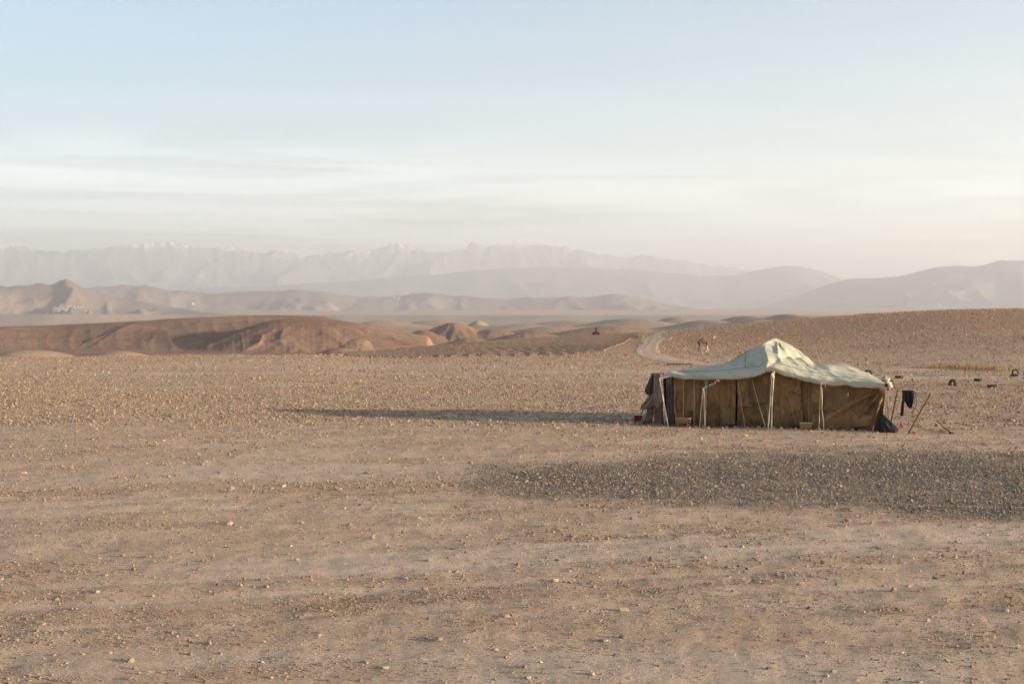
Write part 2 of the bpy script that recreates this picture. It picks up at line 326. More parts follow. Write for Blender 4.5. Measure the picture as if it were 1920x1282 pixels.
# ------------------------------------------------------------------ foothills, dark ridge, snow mountains: each a massif at its own distance
def massif(name, D, W, sky, amp, wl, mat, seed, label, foot=40.0, cols=600, rows=110, rough=0.0, sharp=1.0, px0=-520, px1=2440, jag=0.0):
    ths = np.arctan((np.linspace(px0, px1, cols) - CX) / F); rs = np.linspace(D - W, D + W * 0.7, rows)
    x, y = polar(rs, ths); r = np.hypot(x, y); px = px_of(x, y)
    sx = [p[0] for p in sky]; sy = [p[1] for p in sky]
    crest = z_of(smooth_interp(px, sx, sy), D); kk = int(cols / 30) * 2 + 1; soft = z_of(np.convolve(np.pad(smooth_interp(np.linspace(px0, px1, cols), sx, sy), kk // 2, 'edge'), np.ones(kk) / kk, 'valid'), D)[None, :]
    t = np.where(r < D, (D - r) / W, (r - D) / (0.7 * W)); body = (1 - t) ** sharp; crest = crest + (soft - crest) * sstep(t, 0.0, 0.22)
    rg = ridged(x / wl + 0.4 * fbm(x / wl, y / wl, 3, seed + 3), y / (wl * 1.6), 6, seed)
    rg2 = ridged(x / (wl * 0.3), y / (wl * 0.5), 4, seed + 9)
    cut = (1 - rg) * amp * (0.25 + sstep(t, 0.0, 0.35)) + (1 - rg2) * amp * 0.5 * (0.12 + sstep(t, 0.0, 0.4))
    z = foot + (crest - foot) * body - cut * np.clip(crest - foot, 0, None) * sstep(1 - t, 0.0, 0.5)
    z = z + rough * (ridged(px / 34, r / 900, 5, seed + 21) - 0.6) * (1 - t)
    if jag: z = z + jag * (ridged(px / 15, r / 700, 4, 61) - 0.75) * (1 - sstep(t, 0, 0.10))
    z = np.where(t >= 0.985, -46, np.maximum(z, foot - 60))
    me = mesh_np(name, np.stack([x, y, z], -1).reshape(-1, 3), grid_faces(len(rs), len(ths))[:, ::-1], True)
    return tag(link(name, me, mat), kind='structure', label=label)
M_foot = mat_far('foothill_earth', (0.13, 0.098, 0.085), (0.24, 0.18, 0.152), 0.0022)
M_ridge = mat_far('ridge_rock', (0.12, 0.11, 0.107), (0.17, 0.155, 0.145), 0.0012)
M_snow = mat_far('snow_mountain_rock', (0.17, 0.165, 0.168), (0.23, 0.223, 0.22), 0.001, snow=1640)
massif('near_foothills', 9000, 1500, [(-520, 540), (-200, 533), (-60, 526), (0, 528), (40, 526), (75, 521), (100, 524), (130, 521), (165, 533), (200, 545), (260, 560), (340, 576), (420, 588), (520, 594), (700, 600), (2440, 604)],
       0.75, 520, M_foot, 101, 'pinkish hazy foothills folded by dry valleys', 30, cols=900, rows=130)
massif('foothills', 12500, 1900, [(-520, 540), (0, 537), (170, 536), (200, 533), (270, 530), (330, 536), (400, 538.5), (450, 536), (490, 533), (540, 535), (620, 543), (700, 548), (800, 545), (860, 546), (950, 555), (1030, 553), (1100, 550), (1190, 549), (1230, 558), (1280, 571), (1340, 582), (1400, 592), (1600, 600), (2440, 606)],
       0.8, 1000, M_foot, 131, 'long hazy brown foothill ridge', 40)
massif('dark_ridge', 19000, 4200, [(-520, 615), (900, 612), (1300, 590), (1430, 574), (1490, 556), (1540, 538), (1585, 523), (1640, 520), (1690, 516), (1730, 506), (1765, 500), (1800, 498), (1830, 499), (1860, 494), (1900, 489.5), (1960, 489), (2200, 478), (2440, 480)],
       0.22, 1700, M_ridge, 151, 'grey hazy ridge rising at the right', 40)
massif('middle_mountains', 26000, 5000, [(-520, 560), (0, 552), (400, 540), (700, 522), (850, 508), (1000, 496), (1150, 499), (1250, 508), (1330, 516), (1400, 508), (1440, 500), (1490, 497), (1530, 506), (1570, 519), (1640, 535), (1760, 560), (1900, 580), (2440, 600)],
       0.22, 2600, M_ridge, 171, 'faint hazy mountains below the snow peaks', 60)
massif('snow_mountains', 34000, 6500, [(-520, 462), (-200, 452), (-30, 451), (0, 456), (40, 461), (80, 470), (150, 465), (210, 458), (275, 449.5), (310, 450), (370, 457), (440, 461), (490, 465), (535, 462), (560, 470), (600, 474), (640, 467), (690, 463), (720, 455), (745, 445), (770, 455), (830, 459), (870, 457), (893, 447), (905, 454), (925, 449), (960, 450), (1000, 450), (1060, 455), (1120, 470), (1170, 476), (1200, 473), (1300, 484), (1370, 495), (1440, 507), (1520, 522), (1700, 560), (1900, 590), (2440, 606)],
       0.20, 3600, M_snow, 191, 'snow capped mountain range fading into haze', 60, rough=70.0, sharp=0.9, cols=1200, rows=150, jag=60.0)

# ------------------------------------------------------------------ ploughed field, dirt path
def mat_simple(name, a, b, scale, detail=5, bump=0.4, bd=0.02, rough=0.95, c3=None, s3=None, stretch=None, spec=0.1):
    m, nt = new_mat(name); p = nt.n('ShaderNodeTexCoord').outputs['Object']
    if stretch: p = nt.scalev(p, stretch)
    n = nt.noise(p, scale, detail, 0.62, 0.2); c = nt.mix(nt.ramp(n, 0.33, 0.67), a, b)
    if c3: c = nt.mix(nt.math('MULTIPLY', nt.ramp(nt.noise(p, s3, 4, 0.6), 0.5, 0.68), 0.75), c, c3)
    finish(nt, c, rough, n, bump, bd, spec); return m
def rim_r(px): return float(smooth_interp(px, _b_px, _b_R))
def build_field():
    m, nt = new_mat('ploughed_soil'); p = world_pos(nt)
    n = nt.noise(p, 1.3, 6, 0.75); n2 = nt.noise(p, 0.12, 4, 0.6)
    c = nt.mix(nt.ramp(n, 0.35, 0.68), (0.20, 0.125, 0.08), (0.34, 0.23, 0.15)); c = nt.mix(nt.math('MULTIPLY', nt.ramp(n2, 0.4, 0.65), 0.5), c, (0.27, 0.18, 0.115))
    finish(nt, c, 1.0, n, 0.6, 0.12, 0.05)
    pxs = np.linspace(560, 1206, 420); rows = 130; x = np.zeros((rows, 420)); y = x.copy(); lift = x.copy()
    for j, q in enumerate(pxs):
        b = 1 / math.hypot(1, (q - CX) / F)
        rb = float(np.interp(q, [560, 640, 760, 900, 1060, 1130, 1170, 1206], [163, 158, 153, 150, 153, 168, 235, 405])) + 4.0 * float(fbm(q / 14.0, 0.3, 4, 4)); rt = rim_r(q) + 6
        rt = max(rt, rb + 4); t = np.linspace(0, 1, rows); r = rb + (rt - rb) * t
        y[:, j] = r * b; x[:, j] = (q - CX) / F * y[:, j]; lift[:, j] = sstep(np.minimum(t, 1 - t) * rows, 0, 3) * sstep(min(j, 419 - j), 0, 6)
    ph = (x + 0.0022 * (y - 150) ** 2 * 0.35 + 1.2 * fbm(x / 25, y / 25, 3, 8)) * 2 * np.pi / 1.7
    furrow = 0.05 * np.sin(ph) * sstep(fbm(x / 40, y / 40, 3, 14) + 0.010 * (x + 10), -0.25, 0.25) * (1 - sstep(np.hypot(x, y), 220, 270))
    z = ground_z(x, y) + (0.12 + furrow + 0.04 * fbm(x / 2, y / 2, 3, 6)) * lift - 0.06 * (1 - lift)
    me = mesh_np('field', np.stack([x, y, z], -1).reshape(-1, 3), grid_faces(rows, 420), True)
    tag(link('field', me, m), kind='structure', label='dark ploughed field at the edge of the plateau')
build_field()
PATH = [hit(px, py) for px, py in [(1236, 623.5), (1226, 630), (1222, 640), (1214, 650), (1212, 658), (1224, 667), (1254, 675), (1300, 681.5), (1360, 686), (1420, 689)]]
def build_path():
    m = mat_simple('path_dust', (0.44, 0.31, 0.20), (0.56, 0.41, 0.275), 0.9, 7, 1.0, 0.25)
    P = np.array([(p.x, p.y) for p in PATH]); s = np.concatenate([[0], np.cumsum(np.hypot(*np.diff(P, axis=0).T))]); S = np.linspace(0, s[-1], 260)
    cx = smooth_interp(S, s, P[:, 0]); cy = smooth_interp(S, s, P[:, 1]); dx = np.gradient(cx); dy = np.gradient(cy); L = np.hypot(dx, dy); nx, ny = -dy / L, dx / L
    W = np.linspace(-1, 1, 17)[None, :]; half = (1.7 + 0.9 * np.exp(-((S - 0.42 * s[-1]) / 18.0) ** 2) + 0.4 * fbm(S / 9, S * 0, 3, 3))[:, None]
    x = cx[:, None] + nx[:, None] * W * half; y = cy[:, None] + ny[:, None] * W * half
    wob = 0.7 * fbm(x / 1.5, y / 3.0, 3, 3); x = x + wob * np.abs(W)
    prof = 0.045 * (1 - np.abs(W) ** 6) - 0.05 * np.abs(W) ** 6 + 0.012 * np.cos(W * 9.4)
    me = mesh_np('path', np.stack([x, y, ground_z(x, y) + prof + 0.05 * fbm(x / 0.9, y / 1.4, 3, 77)], -1).reshape(-1, 3), grid_faces(260, 17), True)
    tag(link('path', me, m), kind='structure', label='pale winding dirt track')
build_path()

# ------------------------------------------------------------------ stones
def rock_mesh(name, seed, n=14, flat=0.62):
    rr = np.random.default_rng(seed); v = rr.normal(size=(n, 3)); v /= np.linalg.norm(v, axis=1)[:, None]; v *= rr.uniform(0.82, 1.08, (n, 1)); v *= (rr.uniform(0.85, 1.25), rr.uniform(0.7, 1.0), flat * rr.uniform(0.8, 1.15))
    bm = bmesh.new(); vs = [bm.verts.new(p * 0.5) for p in v]; g = bmesh.ops.convex_hull(bm, input=vs)
    bmesh.ops.delete(bm, geom=[e for e in set(g['geom_interior'] + g['geom_unused']) if isinstance(e, bmesh.types.BMVert)], context='VERTS')
    me = bpy.data.meshes.new(name); bm.to_mesh(me); bm.free(); return me
def mat_stone(name, cols, objrand=True):
    m, nt = new_mat(name); p = nt.n('ShaderNodeTexCoord').outputs['Object']
    r = nt.n('ShaderNodeObjectInfo').outputs['Random']
    cr = nt.n('ShaderNodeValToRGB', {0: r}); e = cr.color_ramp.elements; cr.color_ramp.interpolation = 'CONSTANT'
    for i, c in enumerate(cols):
        el = e[i] if i < 2 else e.new(0.5)
        el.position = i / len(cols); el.color = (*c, 1)
    n = nt.noise(p, 3.0, 4, 0.65); c = nt.mix(0.35, cr.outputs[0], nt.mix(n, (0.08, 0.06, 0.045), (0.42, 0.33, 0.25)))
    finish(nt, c, 0.95, n, 0.3, 0.05, 0.15); return m
M_peb = mat_stone('pebble_stone', [(0.310, 0.221, 0.142), (0.343, 0.254, 0.172), (0.251, 0.168, 0.106), (0.376, 0.290, 0.205), (0.277, 0.185, 0.115), (0.198, 0.132, 0.089), (0.330, 0.238, 0.158), (0.251, 0.205, 0.162), (0.396, 0.317, 0.238), (0.290, 0.198, 0.125)])
M_hillpeb = mat_stone('hill_pebble_stone', [(0.281, 0.183, 0.119), (0.212, 0.132, 0.085), (0.340, 0.238, 0.162), (0.255, 0.162, 0.106), (0.408, 0.315, 0.230), (0.187, 0.119, 0.085)])
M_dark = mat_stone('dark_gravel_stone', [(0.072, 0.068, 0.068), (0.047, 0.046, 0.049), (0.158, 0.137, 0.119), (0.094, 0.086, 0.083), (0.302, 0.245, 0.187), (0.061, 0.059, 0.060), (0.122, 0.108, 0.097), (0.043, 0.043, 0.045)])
def proto_collection(name, mat, n=14, seed0=0, pts=12, flat=0.62):
    c = bpy.data.collections.new(name)
    for k in range(n):
        me = rock_mesh(name + '_stone', seed0 + k, pts, flat); me.materials.append(mat)
        o = bpy.data.objects.new(name + '_stone', me); c.objects.link(o)
    return c
def scatter(name, pts, size, coll, label, nvar=14, squash=None):
    """one stuff object: a cloud of points, each carrying its own size and turn, instancing stones"""
    n = len(pts); me = bpy.data.meshes.new(name); me.vertices.add(n); me.vertices.foreach_set('co', np.asarray(pts, np.float32).ravel())
    rr = np.random.default_rng(n)
    sc = np.asarray(size)[:, None] * rr.uniform(0.75, 1.3, (n, 3))
    rot = np.stack([rr.normal(0, 0.25, n), rr.normal(0, 0.25, n), rr.uniform(0, 6.283, n)], -1)
    for nm, arr, ty in (('sc', sc, 'FLOAT_VECTOR'), ('rot', rot, 'FLOAT_VECTOR')):
        a = me.attributes.new(nm, ty, 'POINT'); a.data.foreach_set('vector', arr.astype(np.float32).ravel())
    a = me.attributes.new('vi', 'INT', 'POINT'); a.data.foreach_set('value', rr.integers(0, nvar, n).astype(np.int32))
    o = link(name, me)
    ng = bpy.data.node_groups.new(name + '_nodes', 'GeometryNodeTree'); N = ng.nodes; Lk = ng.links
    ng.interface.new_socket('Geometry', in_out='INPUT', socket_type='NodeSocketGeometry'); ng.interface.new_socket('Geometry', in_out='OUTPUT', socket_type='NodeSocketGeometry')
    gi, go = N.new('NodeGroupInput'), N.new('NodeGroupOutput'); ip = N.new('GeometryNodeInstanceOnPoints'); ci = N.new('GeometryNodeCollectionInfo')
    ci.inputs['Collection'].default_value = coll; ci.inputs['Separate Children'].default_value = True; ci.inputs['Reset Children'].default_value = True
    def attr(nm, ty):
        x = N.new('GeometryNodeInputNamedAttribute'); x.data_type = ty; x.inputs['Name'].default_value = nm; return x.outputs['Attribute']
    Lk.new(gi.outputs[0], ip.inputs['Points']); Lk.new(ci.outputs[0], ip.inputs['Instance']); ip.inputs['Pick Instance'].default_value = True
    Lk.new(attr('vi', 'INT'), ip.inputs['Instance Index']); Lk.new(attr('sc', 'FLOAT_VECTOR'), ip.inputs['Scale'])
    e2r = N.new('FunctionNodeEulerToRotation'); Lk.new(attr('rot', 'FLOAT_VECTOR'), e2r.inputs[0]); Lk.new(e2r.outputs[0], ip.inputs['Rotation'])
    Lk.new(ip.outputs[0], go.inputs[0]); md = o.modifiers.new('stones', 'NODES'); md.node_group = ng
    return tag(o, label, None, None, 'stuff')
PATHXY = np.array([(p.x, p.y) for p in PATH])
def path_dist(x, y):
    d = np.full(x.shape, 1e9)
    for a, b in zip(PATHXY, PATHXY[1:]):
        e = b - a; t = np.clip(((x - a[0]) * e[0] + (y - a[1]) * e[1]) / (e @ e), 0, 1); d = np.minimum(d, np.hypot(x - a[0] - t * e[0], y - a[1] - t * e[1]))
    return d
def sample_sector(r0, r1, n, pad=60):
    px = RNG.uniform(-pad, 1920 + pad, n); y = np.sqrt(RNG.uniform(r0 ** 2, r1 ** 2, n)); return (px - CX) / F * y, y
TENT_POLY = None
def clear_of_things(x, y): # keep the tent's inside and the path free
    u = (x - 5.72) * 0.9205 - (y - 51.7) * 0.3907; v = (x - 5.72) * 0.3907 + (y - 51.7) * 0.9205
    return ~((u > -0.05) & (u < 7.6) & (v > 0.05) & (v < 5.3))
def build_gravel():
    peb = proto_collection('pebble', M_peb, 14, 100); hp = proto_collection('hill_pebble', M_hillpeb, 8, 300); dk = proto_collection('dark_pebble', M_dark, 10, 500, 10, 0.75)
    P, S = [], []
    for r0, r1, n, s0, sg, lo, hi in [(13.5, 20, 190000, 0.012, 0.6, 0.006, 0.06), (20, 32, 260000, 0.016, 0.6, 0.008, 0.09), (32, 50, 170000, 0.026, 0.6, 0.014, 0.12), (50, 85, 210000, 0.044, 0.62, 0.015, 0.17), (85, 165, 170000, 0.068, 0.58, 0.025, 0.24)]:
        x, y = sample_sector(r0, r1, n); st = stony_map(x, y); tr = track_map(x, y)
        cl = sstep(fbm(x / 1.6, y / 1.1, 4, 55), -0.25, 0.35) * (0.25 + 0.95 * sstep(fbm(x / 11, y / 7, 4, 57), -0.3, 0.3))
        keep = RNG.uniform(0, 1, n) < np.clip((0.15 + 0.95 * st) * (0.30 + 0.80 * cl) * (1 - 0.75 * tr) * (1 if r0 < 50 else 1.1), 0.03, 1)
        keep &= clear_of_things(x, y) & (path_dist(x, y) > RNG.normal(1.7, 0.6, len(x)))
        x, y = x[keep], y[keep]; s = np.clip(np.exp(RNG.normal(math.log(s0), sg, len(x))), lo, hi)
        P.append(np.stack([x, y, ground_z(x, y) + s * 0.12], -1)); S.append(s)
    scatter('gravel', np.concatenate(P), np.concatenate(S), peb, 'loose tan gravel strewn over the plateau', 14)
    x, y = sample_sector(150, 400, 150000); R, _ = rim(x, y); r = np.hypot(x, y); px = px_of(x, y)
    keep = (r < R) & (path_dist(x, y) > RNG.normal(1.9, 0.7, len(x))); x, y, px, r = x[keep], y[keep], px[keep], r[keep]; fld = (px < 1195) & (r > 158)
    keep = (~fld) | (RNG.uniform(0, 1, len(x)) < 0.35); x, y, fld = x[keep], y[keep], fld[keep]
    s = np.clip(np.exp(RNG.normal(math.log(0.14), 0.42, len(x))), 0.06, 0.5)
    s = np.where(fld, s * 0.6, s); scatter('hill_gravel', np.stack([x, y, ground_z(x, y) + s * 0.1 + 0.12 * fld], -1), s, hp, 'brown stones covering the rising ground and the field', 8)
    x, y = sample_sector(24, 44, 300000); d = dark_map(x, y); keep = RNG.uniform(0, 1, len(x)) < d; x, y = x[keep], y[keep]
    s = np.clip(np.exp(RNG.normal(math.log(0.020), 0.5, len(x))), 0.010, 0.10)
    scatter('dark_gravel', np.stack([x, y, ground_z(x, y) + s * 0.2], -1), s, dk, 'patch of gravel coloured dark grey in front of the tent', 10)
# ------------------------------------------------------------------ mesh helpers for the small things
def tube_np(pts, rad, sides=7, cap=True):
    P = np.array([tuple(p) for p in pts], float); n = len(P); rad = np.broadcast_to(np.asarray(rad, float), (n,))
    T = np.gradient(P, axis=0); T /= np.linalg.norm(T, axis=1)[:, None] + 1e-9
    ref = np.array([0, 0, 1.0]) if abs(T[0][2]) < 0.9 else np.array([1.0, 0, 0])
    A = np.cross(T, ref); A /= np.linalg.norm(A, axis=1)[:, None] + 1e-9; B = np.cross(T, A)
    an = np.linspace(0, 2 * np.pi, sides, endpoint=False)
    V = P[:, None, :] + rad[:, None, None] * (np.cos(an)[None, :, None] * A[:, None, :] + np.sin(an)[None, :, None] * B[:, None, :])
    V = V.reshape(-1, 3); Fs = grid_faces(n, sides, True)
    if cap:
        V = np.concatenate([V, P[:1], P[-1:]]); a = np.arange(sides); b = (a + 1) % sides; c0 = n * sides; c1 = c0 + 1; o = (n - 1) * sides
        Fs = np.concatenate([Fs, np.stack([a, b, np.full(sides, c0), np.full(sides, c0)], -1)[:, [1, 0, 2, 3]], np.stack([a + o, b + o, np.full(sides, c1), np.full(sides, c1)], -1)])
    return V, Fs
def poly_mesh(name, V, Fs, smooth=True):                        # tolerant of degenerate quads (drops repeats)
    faces = [tuple(dict.fromkeys(int(i) for i in f)) for f in Fs]; me = bpy.data.meshes.new(name)
    me.from_pydata([tuple(map(float, v)) for v in V], [], [f for f in faces if len(f) > 2]); me.update()
    if smooth: me.polygons.foreach_set('use_smooth', np.ones(len(me.polygons), bool))
    return me
def tube(name, pts, rad, mat, parent=None, sides=7):
    return link(name, poly_mesh(name, *tube_np(pts, rad, sides)), mat, parent)
def join_np(parts):
    V, Fs, o = [], [], 0
    for v, f in parts: V.append(np.asarray(v, float)); Fs.append(np.asarray(f) + o); o += len(v)
    return np.concatenate(V), np.concatenate(Fs)
def box_np(c, s, rz=0.0, bev=0.0):
    x, y, z = (np.array(s) / 2); V = np.array([(-x, -y, -z), (x, -y, -z), (x, y, -z), (-x, y, -z), (-x, -y, z), (x, -y, z), (x, y, z), (-x, y, z)], float)
    ca, sa = math.cos(rz), math.sin(rz); V = np.stack([V[:, 0] * ca - V[:, 1] * sa, V[:, 0] * sa + V[:, 1] * ca, V[:, 2]], -1) + np.array(c)
    return V, np.array([(0, 3, 2, 1), (4, 5, 6, 7), (0, 1, 5, 4), (1, 2, 6, 5), (2, 3, 7, 6), (3, 0, 4, 7)])
def box(name, c, s, mat, parent=None, rz=0.0, bevel=0.006):
    me = poly_mesh(name, *box_np(c, s, rz), smooth=False); o = link(name, me, mat, parent)
    if bevel:
        bm = bmesh.new(); bm.from_mesh(me); bmesh.ops.bevel(bm, geom=bm.edges[:], offset=min(bevel, min(s) * 0.25), segments=2, affect='EDGES'); bm.to_mesh(me); bm.free()
    return o
def thick(o, t=0.012):
    md = o.modifiers.new('thickness', 'SOLIDIFY'); md.thickness = t; md.offset = 0; return o
def wobble(a, b, n, amp, seed):
    a, b = Vector(a), Vector(b); L = (b - a).length; out = []
    for i in range(n):
        t = i / (n - 1); p = a.lerp(b, t); k = math.sin(math.pi * t) * amp
        out.append(p + Vector((mnoise.noise((t * 3, seed, 0)), mnoise.noise((t * 3, seed, 5)), mnoise.noise((t * 3, seed, 9)) * 0.3)) * k)
    return out

# ------------------------------------------------------------------ cloth, wood and rope materials
def mat_canvas(name, base, dark, stain, pos_scale=1.0, weave=(1, 1, 1), trans=0.0, stain_amt=0.6, streak=0.0):
    m, nt = new_mat(name); tc = nt.n('ShaderNodeTexCoord').outputs['Object']; rnd = nt.n('ShaderNodeObjectInfo').outputs['Random']
    p = nt.n('ShaderNodeVectorMath', {0: tc, 1: nt.n('ShaderNodeCombineXYZ', {0: nt.math('MULTIPLY', rnd, 31.0), 1: 0.0, 2: nt.math('MULTIPLY', rnd, 17.0)}).outputs[0]}, operation='ADD').outputs[0]
    n1 = nt.noise(p, 1.1 * pos_scale, 5, 0.6, 0.5); n2 = nt.noise(nt.scalev(p, weave), 5.0 * pos_scale, 6, 0.7); n3 = nt.noise(p, 0.55 * pos_scale, 4, 0.55, 0.8)
    c = nt.mix(nt.ramp(n2, 0.32, 0.70), dark, base); c = nt.mix(nt.math('MULTIPLY', nt.ramp(n1, 0.46, 0.70), stain_amt), c, stain)
    if streak: c = nt.mix(nt.math('MULTIPLY', nt.ramp(nt.math('ADD', nt.n('ShaderNodeSeparateXYZ', {0: tc}).outputs[2], nt.math('MULTIPLY', n1, 0.9)), 0.95, 0.45), 0.6), c, stain)
    if streak:
        st = nt.noise(nt.scalev(p, (7, 7, 0.5)), 1.0, 4, 0.7); c = nt.mix(nt.math('MULTIPLY', nt.ramp(st, 0.48, 0.66), streak), c, tuple(v * 0.42 for v in dark))
        st2 = nt.noise(nt.scalev(p, (60, 60, 1.5)), 1.0, 3, 0.7); c = nt.mix(nt.math('MULTIPLY', nt.ramp(st2, 0.5, 0.75), streak * 0.6), c, tuple(min(1, v * 1.3) for v in base))
    hsv = nt.n('ShaderNodeHueSaturation', {'Hue': 0.5, 'Saturation': 1.0, 'Value': nt.math('ADD', 0.72, nt.math('MULTIPLY', rnd, 0.55)), 'Fac': 1.0, 'Color': c}).outputs[0]
    fine = nt.noise(p, 160.0, 2, 0.6)
    finish(nt, hsv, 0.95, nt.math('ADD', nt.math('MULTIPLY', n2, 0.8), nt.math('MULTIPLY', fine, 0.12)), 0.35, 0.03, 0.1)
    return m
M_roof = mat_canvas('roof_canvas', (0.385, 0.37, 0.285), (0.325, 0.312, 0.245), (0.25, 0.236, 0.185), 0.8, (1, 1, 1), 0, 0.6)
M_wall = mat_canvas('sackcloth', (0.26, 0.155, 0.072), (0.16, 0.09, 0.043), (0.065, 0.037, 0.022), 1.0, (3, 3, 0.9), 0, 0.75, 0.42)
M_wall2 = mat_canvas('green_brown_canvas', (0.265, 0.162, 0.076), (0.165, 0.098, 0.046), (0.075, 0.044, 0.024), 1.0, (2, 2, 1.2), 0, 0.8, 0.28)
M_patchpale = mat_canvas('pale_patch', (0.30, 0.195, 0.095), (0.21, 0.13, 0.062), (0.13, 0.08, 0.042), 1.5, (3, 3, .8), 0, 0.6, 0.5)
M_darkstain = mat_canvas('dark_patch', (0.17, 0.105, 0.052), (0.10, 0.06, 0.032), (0.05, 0.03, 0.018), 1.5, (3, 3, .8), 0, 0.6, 0.5)
M_rope = mat_simple('rope_fibre', (0.58, 0.44, 0.30), (0.68, 0.56, 0.42), 25, 3, 0.4, 0.004)
M_redrope = mat_simple('reddish_rope', (0.30, 0.13, 0.08), (0.40, 0.20, 0.13), 25, 3, 0.4, 0.004)
M_pole = mat_simple('weathered_pole', (0.30, 0.20, 0.12), (0.44, 0.31, 0.20), 7, 5, 0.5, 0.008, stretch=(5, 5, 1))
M_palepole = mat_simple('pale_stick', (0.55, 0.46, 0.36), (0.66, 0.57, 0.46), 9, 4, 0.4, 0.006)
M_darkpole = mat_simple('dark_stick', (0.05, 0.032, 0.024), (0.085, 0.055, 0.04), 9, 4, 0.4, 0.006)
M_black = mat_simple('black_cloth', (0.012, 0.013, 0.015), (0.028, 0.029, 0.032), 6, 4, 0.4, 0.02, 0.85)
M_wood = mat_simple('stool_wood', (0.20, 0.11, 0.06), (0.29, 0.17, 0.095), 6, 5, 0.3, 0.004, 0.7, stretch=(1, 6, 6))
M_topwood = mat_simple('stool_top_wood', (0.38, 0.29, 0.20), (0.46, 0.36, 0.26), 6, 5, 0.3, 0.004, 0.7, stretch=(1, 6, 6))
M_rug = mat_canvas('wool_rug', (0.235, 0.195, 0.17), (0.15, 0.125, 0.112), (0.085, 0.06, 0.052), 2.2, (1, 1, 1), 0, 0.6)
M_darkwool = mat_canvas('dark_wool', (0.13, 0.10, 0.09), (0.075, 0.058, 0.052), (0.045, 0.035, 0.032), 3.0, (1, 1, 1), 0, 0.7)
M_paleblanket = mat_canvas('pale_wool', (0.26, 0.215, 0.175), (0.17, 0.135, 0.11), (0.09, 0.065, 0.052), 3.0, (1, 1, 1), 0, 0.6)
M_rug2 = mat_canvas('patterned_rug', (0.17, 0.105, 0.085), (0.11, 0.07, 0.06), (0.24, 0.19, 0.155), 3.5, (1, 1, 1), 0, 0.8)
M_darkstripe = mat_canvas('dark_grey_cloth', (0.15, 0.14, 0.135), (0.06, 0.055, 0.055), (0.32, 0.30, 0.28), 3.0, (5, 5, 0.6), 0, 0.5)
M_tyre = mat_simple('tyre_rubber', (0.022, 0.021, 0.021), (0.045, 0.042, 0.040), 8, 4, 0.4, 0.01, 0.8, (0.11, 0.085, 0.065), 3)
M_red = mat_simple('red_paint', (0.22, 0.05, 0.035), (0.30, 0.085, 0.055), 8, 4, 0.3, 0.004)
M_blue = mat_simple('blue_plastic', (0.06, 0.085, 0.11), (0.10, 0.13, 0.16), 8, 3, 0.2, 0.004, 0.6)
M_white = mat_simple('white_plastic', (0.62, 0.62, 0.60), (0.72, 0.72, 0.70), 8, 3, 0.2, 0.004, 0.6)

# ------------------------------------------------------------------ the tent
TW = Vector((0.9205, -0.3907, 0)); TN = Vector((0.3907, 0.9205, 0)); T0 = Vector((5.72, 51.7, 0))
TZ = float(ground_z(9.0, 50.8)); T0.z = TZ
tent = tag(empty('nomad_tent', T0, math.atan2(TW.y, TW.x)), 'large patched canvas tent with pale peaked roof and brown sackcloth walls', 'tent')
def tl(px, py, v=0.0):
    """photo pixel -> tent coordinates (u along the front, v inward, z up) on the upright plane v = const"""
    d = Vector(((px - CX) / F, 1.0, -(py - HOR) / F)); o = Vector((0, 0, CAMZ)) - T0
    t = (v - o.dot(TN)) / d.dot(TN); p = o + d * t
    return Vector((p.dot(TW), v, p.z))
def tw(p): return T0 + TW * p[0] + TN * p[1] + Vector((0, 0, p[2]))
def floor_z(u, v):
    q = tw((u, v, 0)); return float(ground_z(q.x, q.y)) - T0.z
EAVE = [tl(px, py, -0.30) for px, py in [(1256, 706), (1275, 709), (1310, 711), (1345, 710), (1375, 709.5), (1410, 706), (1447, 695), (1475, 702), (1505, 711), (1540, 719), (1590, 722.5), (1630, 725.5), (1664, 728)]]
EU = [e.x for e in EAVE]; EZ = [e.z + 0.16 for e in EAVE]
VD = 5.2; U0, V0 = 3.32, 2.7
